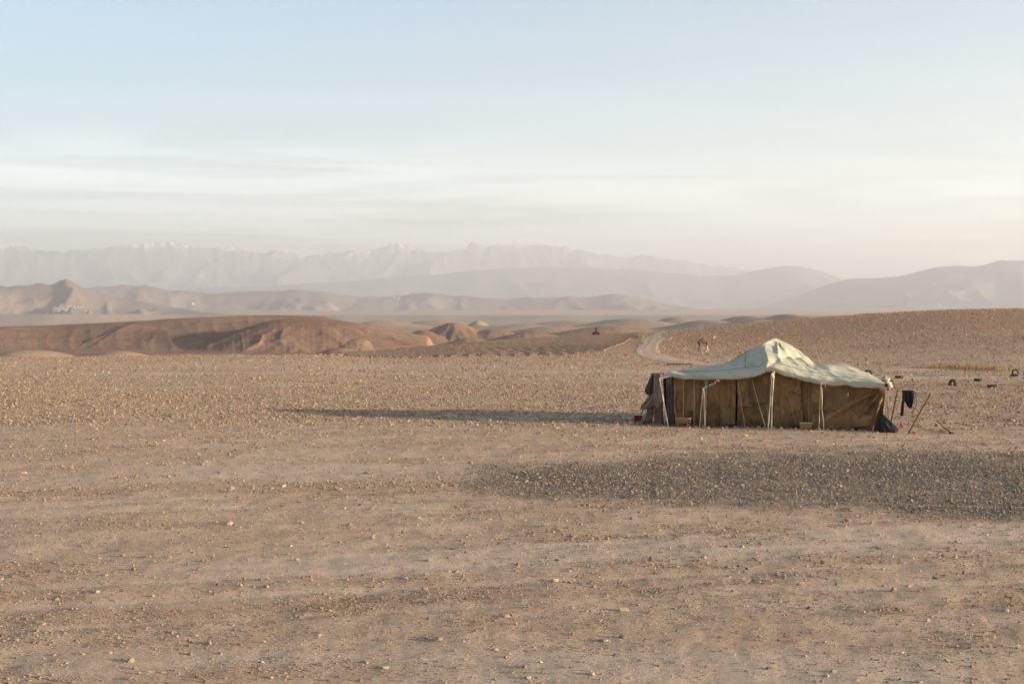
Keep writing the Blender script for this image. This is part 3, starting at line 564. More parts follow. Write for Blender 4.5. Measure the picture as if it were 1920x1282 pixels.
def roof_height(U, V, a, b):
    front = smooth_interp(U, EU, EZ); side = 1.72 + 0 * U; back = 1.62 + 0 * U
    e = front * (1 - sstep(b, 0, 0.75)) + back * sstep(b, 0, 0.75)
    ridge = 0.66 * np.sin(np.pi * np.clip(b, 0, 1)) ** 0.9 * np.clip(np.sin(np.pi * np.clip(a, 0, 1)), 0, 1) ** 0.55
    ridge = ridge + 0.13 * np.exp(-((U - 5.7) / 0.8) ** 2 - ((V - 3.2) / 1.2) ** 2) - 0.16 * np.exp(-((U - 4.95) / 0.30) ** 2 - ((V - 2.4) / 1.6) ** 2)
    du = (U - U0); A = np.where(du < 0, 1.85, 1.50); B = np.where(V < V0, 3.1, 2.3)
    ax, bx = np.abs(du) / A, np.abs(V - V0) / B
    sw = 0.16 * np.sin(np.clip((V0 - V) / 2.7, 0, 1) * np.pi) + (U0 - 3.62) * sstep(V0 - V, 1.0, 2.9)      # the front ridge runs to the middle pole, bellying left on its way
    du2 = np.where(V < V0, du + sw, du); A = np.where(du2 < 0, 1.85, 1.50)
    t = np.abs(du2) / A + bx; cone = np.clip(1 - t, 0, 1); cone = 1.14 * cone ** 0.95
    z = e + ridge * (1 - 0.55 * np.clip(1 - t, 0, 1)) + cone
    # folds running down from the peak, and small creases of stretched canvas
    ang = np.arctan2(V - V0, du); rad = np.hypot(du, V - V0)
    z = z + 0.12 * (ridged(ang * 3.1, rad * 0.35, 4, 5) - 0.5) * sstep(rad, 0.15, 0.9) * sstep(3.4 - rad, 0, 1.6)
    z = z + 0.035 * (ridged(U * 0.9 + V * 0.8, (V - U) * 0.45, 4, 8) - 0.5) + 0.045 * (ridged((U * 0.8 + V * 1.9) * 1.6, (U - V * .4) * 0.28, 4, 18) - 0.5) * sstep(U, 2.8, 3.6)
    z = z + 0.03 * (ridged((U + V * 0.9) * 2.6, (V - U * 0.6) * 0.35, 4, 28) - 0.5) * (0.5 + 0.5 * sstep(fbm(U, V, 2, 29), -0.2, 0.3))
    return z + 0.04 * fbm(U * 0.8, V * 0.8, 3, 19)
def build_roof():
    na, nb = 230, 150; a = np.linspace(0, 1, na); b = np.linspace(0, 1, nb); Bm, Am = np.meshgrid(b, a, indexing='ij')
    V = -0.28 + Bm * (VD + 0.5); uL = -0.10 + 0.10 * Bm; uR = 7.72 - 1.45 * Bm; U = uL + (uR - uL) * Am
    Z = roof_height(U, V, Am, Bm)
    # hem: rows that hang down all along the front edge
    rows = []
    for k, (dv, dz) in enumerate([(-0.030, -0.175), (-0.034, -0.11), (-0.032, -0.04), (-0.024, -0.006)]):
        w = 0.02 * fbm(U[0] * 3.0, U[0] * 0 + k, 3, 44)
        rows.append(np.stack([U[0], V[0] + dv + w + (0.03 * np.sin(U[0] * 5.3) * (k < 2)), Z[0] + dz + 0.018 * fbm(U[0] * 1.7, U[0] * 0, 3, 45) * (k < 3)], -1))
    G = np.concatenate([np.array(rows), np.stack([U, V, Z], -1)]); 
    # hem on both ends
    left = G[:, :1].copy(); left[..., 0] -= 0.05; left[..., 2] -= 0.16; right = G[:, -1:].copy(); right[..., 0] += 0.05; right[..., 2] -= 0.14
    G = np.concatenate([left, G, right], 1); nr, nc = G.shape[:2]
    o = link('roof', mesh_np('roof', G.reshape(-1, 3), grid_faces(nr, nc)), M_roof, tent); thick(o, 0.006)
    return o, (U, V, Z)
roof, RG = build_roof()
def roof_at(u, v):
    b = (v + 0.28) / (VD + 0.5); uL = -0.10 + 0.10 * b; uR = 7.72 - 1.45 * b; a = (u - uL) / (uR - uL)
    return Vector((u, v, float(roof_height(np.array(u), np.array(v), np.array(a), np.array(b)))))
def seam(pts, r=0.012, mat=None):
    P = []
    for (u0, v0), (u1, v1) in zip(pts, pts[1:]):
        for t in np.linspace(0, 1, 16, endpoint=False): P.append(roof_at(u0 + (u1 - u0) * t, v0 + (v1 - v0) * t) + Vector((0, 0, 0.012)))
    tube('seam', P, r, mat or M_seam, roof, 5)
M_seam = mat_simple('seam_cord', (0.20, 0.19, 0.16), (0.28, 0.26, 0.22), 20, 3, 0.3, 0.004)
seam([(1.95, 2.2), (2.6, 2.45), (3.22, 2.62)], 0.014); seam([(2.05, 1.9), (2.7, 2.2), (3.25, 2.52)], 0.011); seam([(2.0, 2.5), (2.6, 2.62), (3.2, 2.7)], 0.012); seam([(2.30, 2.6), (2.45, 1.4), (2.75, 0.25)]); seam([(0.35, 0.10), (1.6, 0.12), (2.75, 0.2), (3.70, 0.02)], 0.009); seam([(3.85, 0.05), (4.6, 0.12), (5.4, 0.16), (7.2, 0.10)], 0.009); seam([(1.95, 1.9), (1.55, 0.9), (1.2, 0.15)], 0.008)
def wall_panel(px0, px1, mat, v0, folds, seed, gather=None, sag=0.0, drop=0.0, name='wall_panel'):
    nu, nz = 46, 30; s = np.linspace(0, 1, nu); t = np.linspace(0, 1, nz); T, S = np.meshgrid(t, s, indexing='ij')
    uA, uB = tl(px0, 760).x, tl(px1, 760).x; U = uA + (uB - uA) * S + 0.05 * fbm(T * 2.2 + seed * 3.1, S * 0, 3, seed) * np.abs(2 * S - 1) ** 3
    top = smooth_interp(U, EU, EZ) - 0.10; fl = floor_z((uA + uB) / 2, 0) - 0.03
    Z = fl + (top - fl) * T; n = fbm(U * 2.2 + seed, T * 0.7, 3, seed)
    Vv = v0 + folds * (ridged(U * 2.6 + seed * 1.3 + 0.25 * n, T * 0.55 + seed, 3, seed) - 0.55) * (0.45 + 0.55 * (1 - T)) + 0.05 * n - sag * np.sin(np.pi * T) * np.sin(np.pi * S)
    if gather:                                                   # cloth drawn together at the right corner, folds fanning out of it
        gu, gz = gather; edge = np.interp(Z - fl, [0, 0.25, 0.9, 1.5, 1.75], [0.16, 0.14, 0.08, 0.02, 0.0]); U = U - edge * S ** 3
        du, dz = gu - U, gz - Z; ang = np.arctan2(dz, du + 0.02); rr = np.hypot(du, dz)
        fan = np.sin(ang * 17 + 2.2 * np.sin(rr * 1.1)) * 0.5 + 0.35 * np.sin(ang * 31 + 1.0)
        Vv = Vv + 0.20 * fan * sstep(rr, 0.05, 0.5) * (1 - sstep(rr, 1.2, 2.9)) * sstep(ang, 0.25, 0.6) - 0.10 * sstep(S, 0.55, 1.0) * (1 - T)
        Z = Z + 0.10 * (1 - T) * np.sin(np.pi * np.clip(S * 1.2, 0, 1)) * 0.3
    hem = 0.035 * fbm(U * 5, U * 0, 3, seed + 3); Z = Z + hem * (1 - sstep(T, 0, 0.12)) * 1.0
    o = link(name, mesh_np(name, np.stack([U, Vv, Z], -1).reshape(-1, 3), grid_faces(nz, nu)), mat, tent); thick(o, 0.012); return o
wall_panel(1254, 1285, M_wall2, 0.02, 0.10, 3); wall_panel(1284, 1312, M_wall, 0.05, 0.09, 5); wall_panel(1311, 1350, M_wall, 0.03, 0.10, 8); wall_panel(1349, 1379, M_wall, 0.055, 0.10, 11)
wall_panel(1382.5, 1446, M_wall2, 0.06, 0.14, 14, sag=0.05); wall_panel(1444, 1502, M_wall2, 0.03, 0.11, 17, sag=0.03); wall_panel(1500, 1524, M_wall, 0.055, 0.08, 20); wall_panel(1522, 1663, M_wall2, 0.03, 0.07, 23, gather=(7.62, 1.55))
def far_wall(A, B, name='wall_panel'):
    nu, nz = 40, 8; s = np.linspace(0, 1, nu); t = np.linspace(0, 1, nz); T, S = np.meshgrid(t, s, indexing='ij')
    X = A[0] + (B[0] - A[0]) * S; Y = A[1] + (B[1] - A[1]) * S; w = 0.05 * fbm(S * 12, T, 3, 61); nx, ny = (B[1] - A[1]), -(B[0] - A[0]); L = math.hypot(nx, ny)
    o = link(name, mesh_np(name, np.stack([X + w * nx / L, Y + w * ny / L, -0.05 + 1.62 * T], -1).reshape(-1, 3), grid_faces(nz, nu)), M_wall, tent); thick(o, 0.012)
far_wall((0.0, 0.1), (0.05, VD)); far_wall((0.05, VD), (6.2, VD)); far_wall((6.7, 0.5), (5.9, VD))
def patch(px0, py0, px1, py1, mat, seed):
    nu, nz = 14, 12; G = np.zeros((nz, nu, 3))
    for i in range(nz):
        for j in range(nu):
            a = px0 + (px1 - px0) * j / (nu - 1) + 1.2 * mnoise.noise((i * .3, seed, 0)); b = py1 + (py0 - py1) * i / (nz - 1) + 1.2 * mnoise.noise((j * .3, seed, 4)); G[i, j] = tl(a, b, -0.085 + 0.03 * mnoise.noise((i * .2, j * .2, seed)))
    thick(link('patch', mesh_np('patch', G.reshape(-1, 3), grid_faces(nz, nu)), mat, tent), 0.01)
patch(1352, 765, 1378, 797, M_patchpale, 1); patch(1545, 735, 1592, 770, M_patchpale, 2); patch(1404, 722, 1440, 757, M_darkstain, 3); patch(1483, 770, 1506, 799, M_darkstain, 4); patch(1600, 778, 1636, 800, M_patchpale, 5); patch(1290, 770, 1300, 795, M_darkstain, 6)
# a pouch of darker sacking bulging out of the wall, with its cord
def build_pouch():
    nu, nz = 26, 22; s = np.linspace(-1, 1, nu); t = np.linspace(0, 1, nz); T, S = np.meshgrid(t, s, indexing='ij')
    a, b = tl(1393, 762, -0.06), tl(1437, 802, -0.06); cu = (a.x + b.x) / 2; hw = (b.x - a.x) / 2; half = hw * np.sqrt(np.clip(1 - (np.clip(0.55 - T, 0, 1) / 0.55) ** 2.4, 0.02, 1))
    U = cu + S * half; Z = b.z + 0.02 + (a.z - b.z) * T + 0.03 * S * T; Vv = -0.03 - 0.16 * (1 - S ** 2) * np.sin(np.pi * np.clip(T * 0.8 + 0.1, 0, 1)) + 0.03 * fbm(S * 3, T * 3, 3, 5)
    thick(link('pouch', mesh_np('pouch', np.stack([U, Vv, Z], -1).reshape(-1, 3), grid_faces(nz, nu)), M_wall2, tent), 0.012)
    tube('cord', [tl(1391, 764, -0.08), tl(1398, 762.5, -0.16), tl(1412, 762, -0.20), tl(1425, 759, -0.17), tl(1432, 756.5, -0.07)], 0.011, M_darkpole, tent, 5)
    tube('cord', [tl(1394, 775, -0.10), tl(1400, 792, -0.14), tl(1412, 799.5, -0.18), tl(1428, 796, -0.14), tl(1432, 772, -0.1)], 0.013, M_redrope, tent, 5)
build_pouch()
def stick(name, a, b, r, mat, amp=0.03, seed=1, parent=tent, n=9, r2=None):
    rr = np.linspace(r, r2 if r2 else r * 0.85, n); return tube(name, wobble(a, b, n, amp, seed), rr, mat, parent, 7)
def gz(p): return Vector((p.x, p.y, floor_z(p.x, p.y) - 0.06))
# central support pole with its pale lashings, then the other props and guy ropes, left to right
hd = tl(1449, 706, -0.42)
stick('support_pole', gz(tl(1440.5, 803, -0.62)), hd + Vector((-0.02, 0, 0.02)), 0.024, M_palepole, 0.03, 2); stick('support_pole', gz(tl(1446.5, 806, -0.60)), hd + Vector((0.03, 0, 0.04)), 0.026, M_palepole, 0.03, 3)
def knot(c, r, mat, seed, parent=tent, name='knot', k=(1, 0.8, 1.2)):
    bm = bmesh.new(); bmesh.ops.create_icosphere(bm, subdivisions=3, radius=r)
    for v in bm.verts:
        d = mnoise.noise(Vector(v.co) * (2.6 / r) * 0.5 + Vector((seed, 0, 0))); v.co = Vector((v.co.x * k[0], v.co.y * k[1], v.co.z * k[2])) * (1 + 0.45 * d)
    me = bpy.data.meshes.new(name); bm.to_mesh(me); bm.free(); me.polygons.foreach_set('use_smooth', np.ones(len(me.polygons), bool)); o = link(name, me, mat, parent); o.location = c; return o
knot(hd + Vector((0, -0.01, 0.01)), 0.085, M_rope, 3, k=(0.85, 0.8, 1.5)); knot(tl(1450, 698, -0.40), 0.055, M_pole, 6)
a = tl(1318.5, 728, -0.55)
stick('support_pole', gz(tl(1311.5, 801, -0.62)), a, 0.012, M_palepole, 0.02, 5); stick('support_pole', gz(tl(1322.5, 804, -0.60)), a + Vector((0.02, 0, 0.0)), 0.016, M_rope, 0.05, 6)
stick('guy_rope', gz(tl(1322, 803, -0.3)), tl(1326, 712, -0.34), 0.008, M_rope, 0.05, 7); stick('guy_rope', gz(tl(1323, 800, -0.3)), tl(1322.5, 712, -0.34), 0.007, M_rope, 0.06, 8)
stick('bracket_arm', a + Vector((-0.03, 0, -0.02)), tl(1338, 719, -0.40), 0.017, M_white, 0.0, 9); knot(tl(1345, 714, -0.38), 0.055, M_redrope, 9, k=(1.5, 0.8, 0.9)); knot(tl(1341, 717, -0.38), 0.035, M_rope, 12, k=(0.8, 0.8, 1.8))
knot(tl(1329.5, 726, -0.46), 0.06, M_blue, 21, name='blue_fixture', k=(1.2, 0.8, 0.9))
stick('guy_rope', gz(tl(1282, 796, -0.12)), tl(1281, 712, -0.16), 0.007, M_rope, 0.04, 10); stick('guy_rope', gz(tl(1301.5, 797, -0.12)), tl(1302, 712, -0.16), 0.007, M_rope, 0.03, 11)
stick('support_pole', gz(tl(1398, 800, -0.10)), tl(1383.5, 713, -0.05), 0.022, M_pole, 0.03, 12); stick('guy_rope', gz(tl(1437, 802, -0.35)), tl(1410, 712, -0.14), 0.008, M_rope, 0.03, 13)
stick('guy_rope', gz(tl(1496, 802, -0.3)), tl(1469, 706, -0.15), 0.008, M_wall2, 0.02, 14)
stick('support_pole', gz(tl(1536, 803, -0.55)), tl(1539, 721, -0.42), 0.014, M_palepole, 0.02, 15); stick('support_pole', gz(tl(1545, 807, -0.62)), tl(1540.5, 721, -0.42), 0.018, M_rope, 0.07, 16)
knot(tl(1540, 720, -0.40), 0.035, M_rope, 31); stick('cord', tl(1545, 719, -0.42), tl(1549, 727, -0.44), 0.014, M_redrope, 0.02, 17, n=5)
stick('guy_rope', gz(tl(1517, 800, -0.06)), tl(1517, 716, -0.06), 0.014, M_redrope, 0.03, 18)
stick('cord', tl(1484, 733, -0.10), tl(1503, 744, -0.10), 0.016, M_darkpole, 0.05, 19); stick('cord', tl(1503, 744, -0.10), tl(1512, 770, -0.08), 0.012, M_wall, 0.05, 20)
# right corner: knotted bundle of rope and rag on the corner poles
kc = tl(1666, 716, -0.25)
knot(kc, 0.115, M_rope, 41, k=(1, 0.9, 1.0)); knot(kc + Vector((0.06, -0.03, -0.13)), 0.085, M_palepole, 47, k=(1.1, 0.9, 1.0)); knot(kc + Vector((-0.06, -0.06, -0.10)), 0.06, M_black, 43); knot(kc + Vector((0.10, -0.04, 0.04)), 0.045, M_black, 44, k=(1.5, 0.8, 0.7)); knot(kc + Vector((0.03, -0.06, -0.22)), 0.055, M_redrope, 45)
knot(kc + Vector((-0.10, 0.03, 0.08)), 0.12, M_roof, 48, k=(1.3, 1, 0.8))
stick('support_pole', gz(tl(1664, 795, -0.20)), tl(1660, 726, -0.20), 0.026, M_rope, 0.01, 22); stick('support_pole', gz(tl(1667, 795, -0.22)), tl(1664.5, 726, -0.20), 0.022, M_pole, 0.01, 23)
# left corner: post and dark roll of cloth hung beside it, cross sticks under the roof
stick('corner_post', gz(tl(1263, 799, -0.15)), tl(1260, 704, -0.12), 0.05, M_darkpole, 0.06, 24); stick('corner_post', gz(tl(1267, 799, -0.10)), tl(1265, 706, -0.08), 0.03, M_pole, 0.08, 25)
stick('cross_stick', tl(1235.5, 710, -0.42), tl(1265, 703.5, -0.25), 0.018, M_palepole, 0.02, 26); stick('cross_stick', tl(1243, 701.5, -0.2), tl(1268, 706, -0.2), 0.02, M_redrope, 0.03, 27); stick('prop_stick', gz(tl(1254, 799, -0.62)), tl(1236.5, 709, -0.42), 0.024, M_palepole, 0.015, 28)
def hung_cloth(name, rows, v, mat, parent, fold=0.05, wave=9.0, seed=1, t=0.014, nu=26, frame=tl, depth=None):
    """a hanging cloth: rows = (py, pxL, pxR) from its top to its ragged bottom; folds give it real depth"""
    py = np.array([r[0] for r in rows], float); L = np.array([r[1] for r in rows], float); R = np.array([r[2] for r in rows], float)
    yy = np.linspace(py[0], py[-1], 34); l = np.interp(yy, py, L); r = np.interp(yy, py, R); G = np.zeros((34, nu, 3))
    for i, y in enumerate(yy):
        for j, s in enumerate(np.linspace(0, 1, nu)):
            k = i / 33.0; f = fold * (0.35 + 0.65 * k) * (math.sin(s * wave + 1.7 * math.sin(k * 3 + seed)) * 0.6 + 0.7 * mnoise.noise((s * 4, k * 2.5, seed)))
            vv = v + f - (depth * (4 * (s - 0.5) ** 2) * -1 if depth else 0)
            G[i, j] = frame(l[i] + (r[i] - l[i]) * s, y + 2.0 * mnoise.noise((s * 5, seed, 3)) * (k > 0.9), vv)
    o = link(name, mesh_np(name, G.reshape(-1, 3), grid_faces(34, nu)), mat, parent); return thick(o, t)
hung_cloth('cloth_roll', [(707, 1248, 1259), (720, 1249, 1259), (760, 1250, 1260), (796, 1252, 1261)], -0.22, M_darkstripe, tent, 0.07, 14, 4)
hung_cloth('cloth_roll', [(704, 1243, 1250), (730, 1244, 1251), (770, 1248, 1253), (792, 1250, 1255)], -0.12, M_black, tent, 0.05, 9, 6)

# ------------------------------------------------------------------ things round the tent
def world_obj(o):                                               # built in tent coordinates, yet a thing of its own
    o.location = T0; o.rotation_euler = (0, 0, math.atan2(TW.y, TW.x)); return o
r1 = world_obj(hung_cloth('rug', [(699, 1226.5, 1238.5), (712, 1226, 1240), (735, 1226, 1242), (750, 1227, 1243), (760, 1229, 1238), (765, 1231, 1235)], -0.36, M_rug, None, 0.07, 7, 11, 0.022, 24))
tag(r1, 'grey wool rug hanging upright over the pole frame left of the tent', 'rug')
r3 = world_obj(hung_cloth('blanket', [(702, 1222, 1226.5), (710, 1218, 1227), (722, 1213, 1227), (733, 1208.5, 1226), (737, 1211, 1225.5), (741, 1216, 1225)], -0.22, M_darkwool, None, 0.10, 9, 31, 0.02, 24))
tag(r3, 'dark brown blanket slung left of the upright grey rug', 'blanket')
r4 = world_obj(hung_cloth('blanket', [(738, 1222, 1232), (746, 1214, 1232), (754, 1207.5, 1229), (761, 1202, 1225), (767, 1200, 1211)], -0.28, M_paleblanket, None, 0.09, 12, 35, 0.02, 26))
tag(r4, 'pale brown blanket sloping down to the red crate', 'blanket')
wp = world_obj(hung_cloth('cloth', [(757, 1204, 1210), (764, 1203, 1213), (772, 1210, 1213)], -0.20, M_white, None, 0.03, 7, 36, 0.012, 12)); tag(wp, 'scrap of white cloth beside the red crate', 'cloth')
r2 = world_obj(hung_cloth('rug', [(752, 1219, 1243), (764, 1215, 1243), (778, 1212, 1242), (793, 1209, 1241)], -0.12, M_rug2, None, 0.12, 8, 15, 0.02, 30))
tag(r2, 'dark reddish patterned rug hanging low beneath the grey rug', 'rug')
fr = tag(empty('drying_rack', tw((tl(1232, 795).x, -0.2, 0)), 0), 'rough pole frame carrying the rugs beside the tent', 'pole rack')
def wpole(name, a, b, r, mat, parent, seed, amp=0.03, r2=None):
    inv = parent.location if parent else Vector((0, 0, 0)); A, B = tw(a) - inv, tw(b) - inv
    return tube(name, wobble(A, B, 9, amp, seed), np.linspace(r, r2 or r * 0.85, 9), mat, parent, 7)
wpole('pole', gz(tl(1223, 797, -0.45)), tl(1236, 699, -0.36), 0.022, M_rug2, fr, 51); wpole('pole', gz(tl(1244, 797, 0.15)), tl(1238, 698, -0.18), 0.028, M_darkpole, fr, 52)
wpole('pole', gz(tl(1199, 775, 0.3)), tl(1231, 737, -0.38), 0.02, M_palepole, fr, 53); wpole('pole', tl(1221, 701, -0.30), tl(1245, 700, -0.26), 0.022, M_darkpole, fr, 54); wpole('pole', gz(tl(1208, 786, 0.2)), tl(1227, 701, -0.25), 0.02, M_darkpole, fr, 57)
wpole('pole', gz(tl(1190, 775, 0.9)), tl(1226, 738, 0.0), 0.018, M_darkpole, fr, 55)
# red crate
def build_crate():
    p = tl(1199, 778, 0.25); c = tw((p.x, 0.25, floor_z(p.x, 0.25))); t = tag(empty('crate', c, -0.25), 'small open red crate lying left of the draped rugs', 'crate')
    w, d, h = 0.34, 0.26, 0.24; zb = 0.10
    for nm, cc, ss, m in [('bottom', (0, 0, zb), (w, d, 0.016), M_red), ('side_panel', (-w / 2 + .008, 0, zb + h / 2), (0.016, d, h - .02), M_red), ('side_panel', (w / 2 - .008, 0, zb + h / 2), (0.016, d, h - .02), M_white), ('back_panel', (0, d / 2 - .008, zb + h / 2), (w - .036, 0.016, h - .02), M_red), ('rim', (0, 0, zb + h), (w + .03, d + .03, 0.02), M_palepole)]: box(nm, cc, ss, m, t, bevel=0.003)
    for sx in (-1, 1):
        for sy in (-1, 1): box('foot', (sx * (w / 2 - .03), sy * (d / 2 - .03), 0.03), (0.04, 0.04, 0.124), M_red, t, bevel=0.003)
build_crate()
def build_stool(px, py, v, label, rz, w=0.47, d=0.30, h=0.30):
    p = tl(px, py, v); c = tw((p.x, v, floor_z(p.x, v))); t = tag(empty('stool', c, rz), label, 'stool', 'low wooden stools before the tent')
    for k in range(3): box('top_plank', (0, (k - 1) * d / 3, h + 0.002 * k), (w, d / 3 - 0.006, 0.022), M_topwood, t, bevel=0.004)
    box('apron', (0, -d / 2 + 0.012, h - 0.09), (w - 0.03, 0.018, 0.15), M_wood, t); box('apron', (0, d / 2 - 0.012, h - 0.09), (w - 0.03, 0.018, 0.15), M_wood, t)
    for sx in (-1, 1):
        for sy in (-1, 1): box('leg', (sx * (w / 2 - 0.05), sy * (d / 2 - 0.04), h / 2 - 0.03), (0.045, 0.04, h + 0.03), M_wood, t)
build_stool(1282.5, 796, -0.45, 'low wooden stool before the left half of the tent wall', -0.55); build_stool(1511.5, 803.5, -0.42, 'low wooden stool near the right rope of the tent front', -0.30, 0.43, 0.28, 0.24)
# black sack slumped at the right corner
def build_bundle():
    p = tl(1661, 808, -0.55); c = tw((p.x, -0.45, floor_z(p.x, -0.45))); bm = bmesh.new()
    for (dx, dy, hz, rx, ry, tilt, sd) in [(-0.07, 0.02, 0.60, 0.23, 0.20, 0.05, 1), (0.17, -0.05, 0.52, 0.25, 0.17, 0.9, 5)]:
        g = bmesh.ops.create_icosphere(bm, subdivisions=4, radius=1.0)['verts']
        for v in g:
            q = v.co.copy(); w = 1 - 0.42 * max(q.z, -0.3); k = 1 + 0.16 * mnoise.noise(q * 2.2 + Vector((sd, 0, 0))) + 0.07 * math.sin(math.atan2(q.y, q.x) * 9 + q.z * 3) * (1 - abs(q.z))
            z = max(q.z, -0.72) ; v.co = Vector((q.x * rx * w * k + dx + tilt * 0.3 * (z + 0.7) * -0.5, q.y * ry * w * k + dy, (z + 0.72) * hz * 0.62 - 0.03))
    me = bpy.data.meshes.new('sack'); bm.to_mesh(me); bm.free(); me.polygons.foreach_set('use_smooth', np.ones(len(me.polygons), bool)); o = link('sack', me, M_black); o.location = c
    tag(o, 'black sack slumped on the ground at the right corner of the tent', 'sack')
build_bundle()
# clothes line: two leaning poles, a line, dark cloth hanging from it
p0 = tl(1667, 792, -0.15); p1 = tl(1702.5, 808, -0.55)
cl = tag(empty('clothes_line', tw((p1.x, -0.4, floor_z(p1.x, -0.4)))), 'washing line strung between two leaning sticks right of the tent', 'clothes line')
tA, tB = tl(1683.5, 731, -0.30), tl(1746, 736.5, -0.50)
wpole('pole', gz(p0), tA, 0.027, M_darkpole, cl, 61, 0.03); wpole('pole', gz(p1), tB, 0.024, M_darkpole, cl, 62, 0.04)
def linept(s): return tA.lerp(tB, s) + Vector((0, 0, -0.02 - 0.03 * math.sin(math.pi * s)))
tube('line', [tw(kc + Vector((.1, 0, 0))) - cl.location, tw(linept(0.0)) - cl.location] + [tw(linept(s)) - cl.location for s in np.linspace(0.1, 1, 10)], 0.006, M_darkpole, cl, 5)
c1 = world_obj(hung_cloth('garment', [(731.5, 1693, 1713), (742, 1693, 1714), (748, 1693.5, 1714), (754, 1698, 1713), (760, 1701, 1711), (765, 1705, 1710)], -0.37, M_black, None, 0.06, 12, 21, 0.016, 30)); tag(c1, 'black garment draped over the washing line', 'garment')
c2 = world_obj(hung_cloth('cloth_strip', [(731.5, 1692.2, 1696), (750, 1692.2, 1696.5), (758, 1690.5, 1695.8), (770, 1690, 1695), (780, 1688.8, 1694.5)], -0.46, M_black, None, 0.03, 6, 22, 0.014, 12)); tag(c2, 'long narrow black cloth strip hanging left on the washing line', 'cloth')
c3 = empty('frayed_cord', T0, math.atan2(TW.y, TW.x)); tag(c3, 'tangle of thin dark cords dangling at the right of the black garment', 'cord')
for k, pts in enumerate([[(1712, 731.5), (1716, 740), (1719, 750), (1719.5, 758), (1717, 764)], [(1710, 731.5), (1714, 742), (1716, 749), (1715, 757)], [(1713.5, 732), (1717.5, 738), (1718.5, 740)]]):
    tube('cord', [tl(a, b, -0.40 + 0.02 * k) for a, b in pts], 0.009, M_darkpole, c3, 5)
# ------------------------------------------------------------------ tyres
def tyre_mesh(R, w, hub):
    """ring with rounded shoulders, open hub and tread blocks, axis along X"""
    prof = [(hub, -w * .36), (hub + .02, -w * .46), (R * .84, -w * .54), (R * .95, -w * .47), (R, -w * .34), (R * 1.0, -w * .06), (R * 0.985, -w * 0.05), (R * 0.985, w * 0.05), (R, w * .06), (R, w * .34), (R * .95, w * .47), (R * .84, w * .54), (hub + .02, w * .46), (hub, w * .36)]
    n = 48; m = len(prof); V = []
    for i in range(n):
        a = 2 * math.pi * i / n
        for j, (r, x) in enumerate(prof):
            rr = r * (0.972 if (i % 2 and 3 < j < 10 and j not in (6, 7)) else 1.0); V.append((x, rr * math.cos(a), rr * math.sin(a)))
    Fs = [(i * m + j, i * m + (j + 1) % m, ((i + 1) % n) * m + (j + 1) % m, ((i + 1) % n) * m + j) for i in range(n) for j in range(m)]
    return poly_mesh('tyre', V, Fs)
TY = tyre_mesh(0.30, 0.19, 0.185); TY.materials.append(M_tyre)
def tyre(px, py, label, up, rz=0.0, sink=0.0, s=1.0, d=None):
    p = hit(px, py) if d is None else Vector(((px - CX) / F * d, d, float(ground_z((px - CX) / F * d, d))))
    o = bpy.data.objects.new('tyre', TY); COL.objects.link(o); o.scale = (s,) * 3
    o.location = p + Vector((0, 0, (0.30 * s - sink) if up else (0.19 * 0.52 * s - sink))); o.rotation_euler = (0.2, 0, rz) if up else (0.0, math.pi / 2, rz)
    if not up: o.rotation_euler = (0.03, math.pi / 2 + 0.03, rz)
    return tag(o, label, 'tyre', 'old tyres marking the track')
tyre(1787, 723.5, 'old tyre standing half buried, nearest upright one right of the washing line', True, 0.30, 0.20); tyre(1834, 714.5, 'old tyre lying flat, left one of the pair near the right edge', False, 0.3, 0.02, 0.85)
tyre(1860.5, 726.5, 'old tyre lying flat, nearest to the viewer of all tyres', False, 1.1, 0.02, 0.9); tyre(1904, 701, 'old tyre standing upright at the right edge with an open hole', True, 1.15, 0.16, 0.82)
tyre(1903, 705.5, 'old tyre lying flat just before the upright one at the right edge', False, 0.7, 0.02, 0.85); tyre(1686, 709, 'old tyre lying flat above the washing line, close behind the tent', False, 0.2, 0.02, 0.9); tyre(1628, 703, 'old tyre showing its dark rim just above the tent roof', True, 1.0, 0.20, 1.0, 97.0)
# ------------------------------------------------------------------ scraps on the ground right of the tent
def at(px, py): return hit(px, py)
o = tube('stick', wobble((0, 0, 0.16), tuple(at(1783, 813) - at(1757, 797) + Vector((0, 0, 0.03))), 9, 0.06, 71), np.linspace(0.014, 0.022, 9), M_darkpole); o.location = at(1757, 797); tag(o, 'thin dark stick lying on stones right of the washing line', 'stick')
def scrap(px, py, size, mat, name, label, cat, k=(1, .8, .6), seed=1, group=None):
    o = knot(at(px, py) + Vector((0, 0, size * 0.25)), size, mat, seed, None, name, k); return tag(o, label, cat, group)
scrap(1785, 813.5, 0.07, M_black, 'rag', 'small black rag at the lower end of the thin stick', 'rag', (1.2, .8, .6), 3); scrap(1715.5, 813, 0.07, M_red, 'rag', 'small red rag on the stones by the right line pole', 'rag', (1.1, .8, .7), 5); scrap(1756, 799, 0.045, M_black, 'rag', 'small black rag at the upper end of the thin stick', 'rag', (1.3, .8, .7), 8)
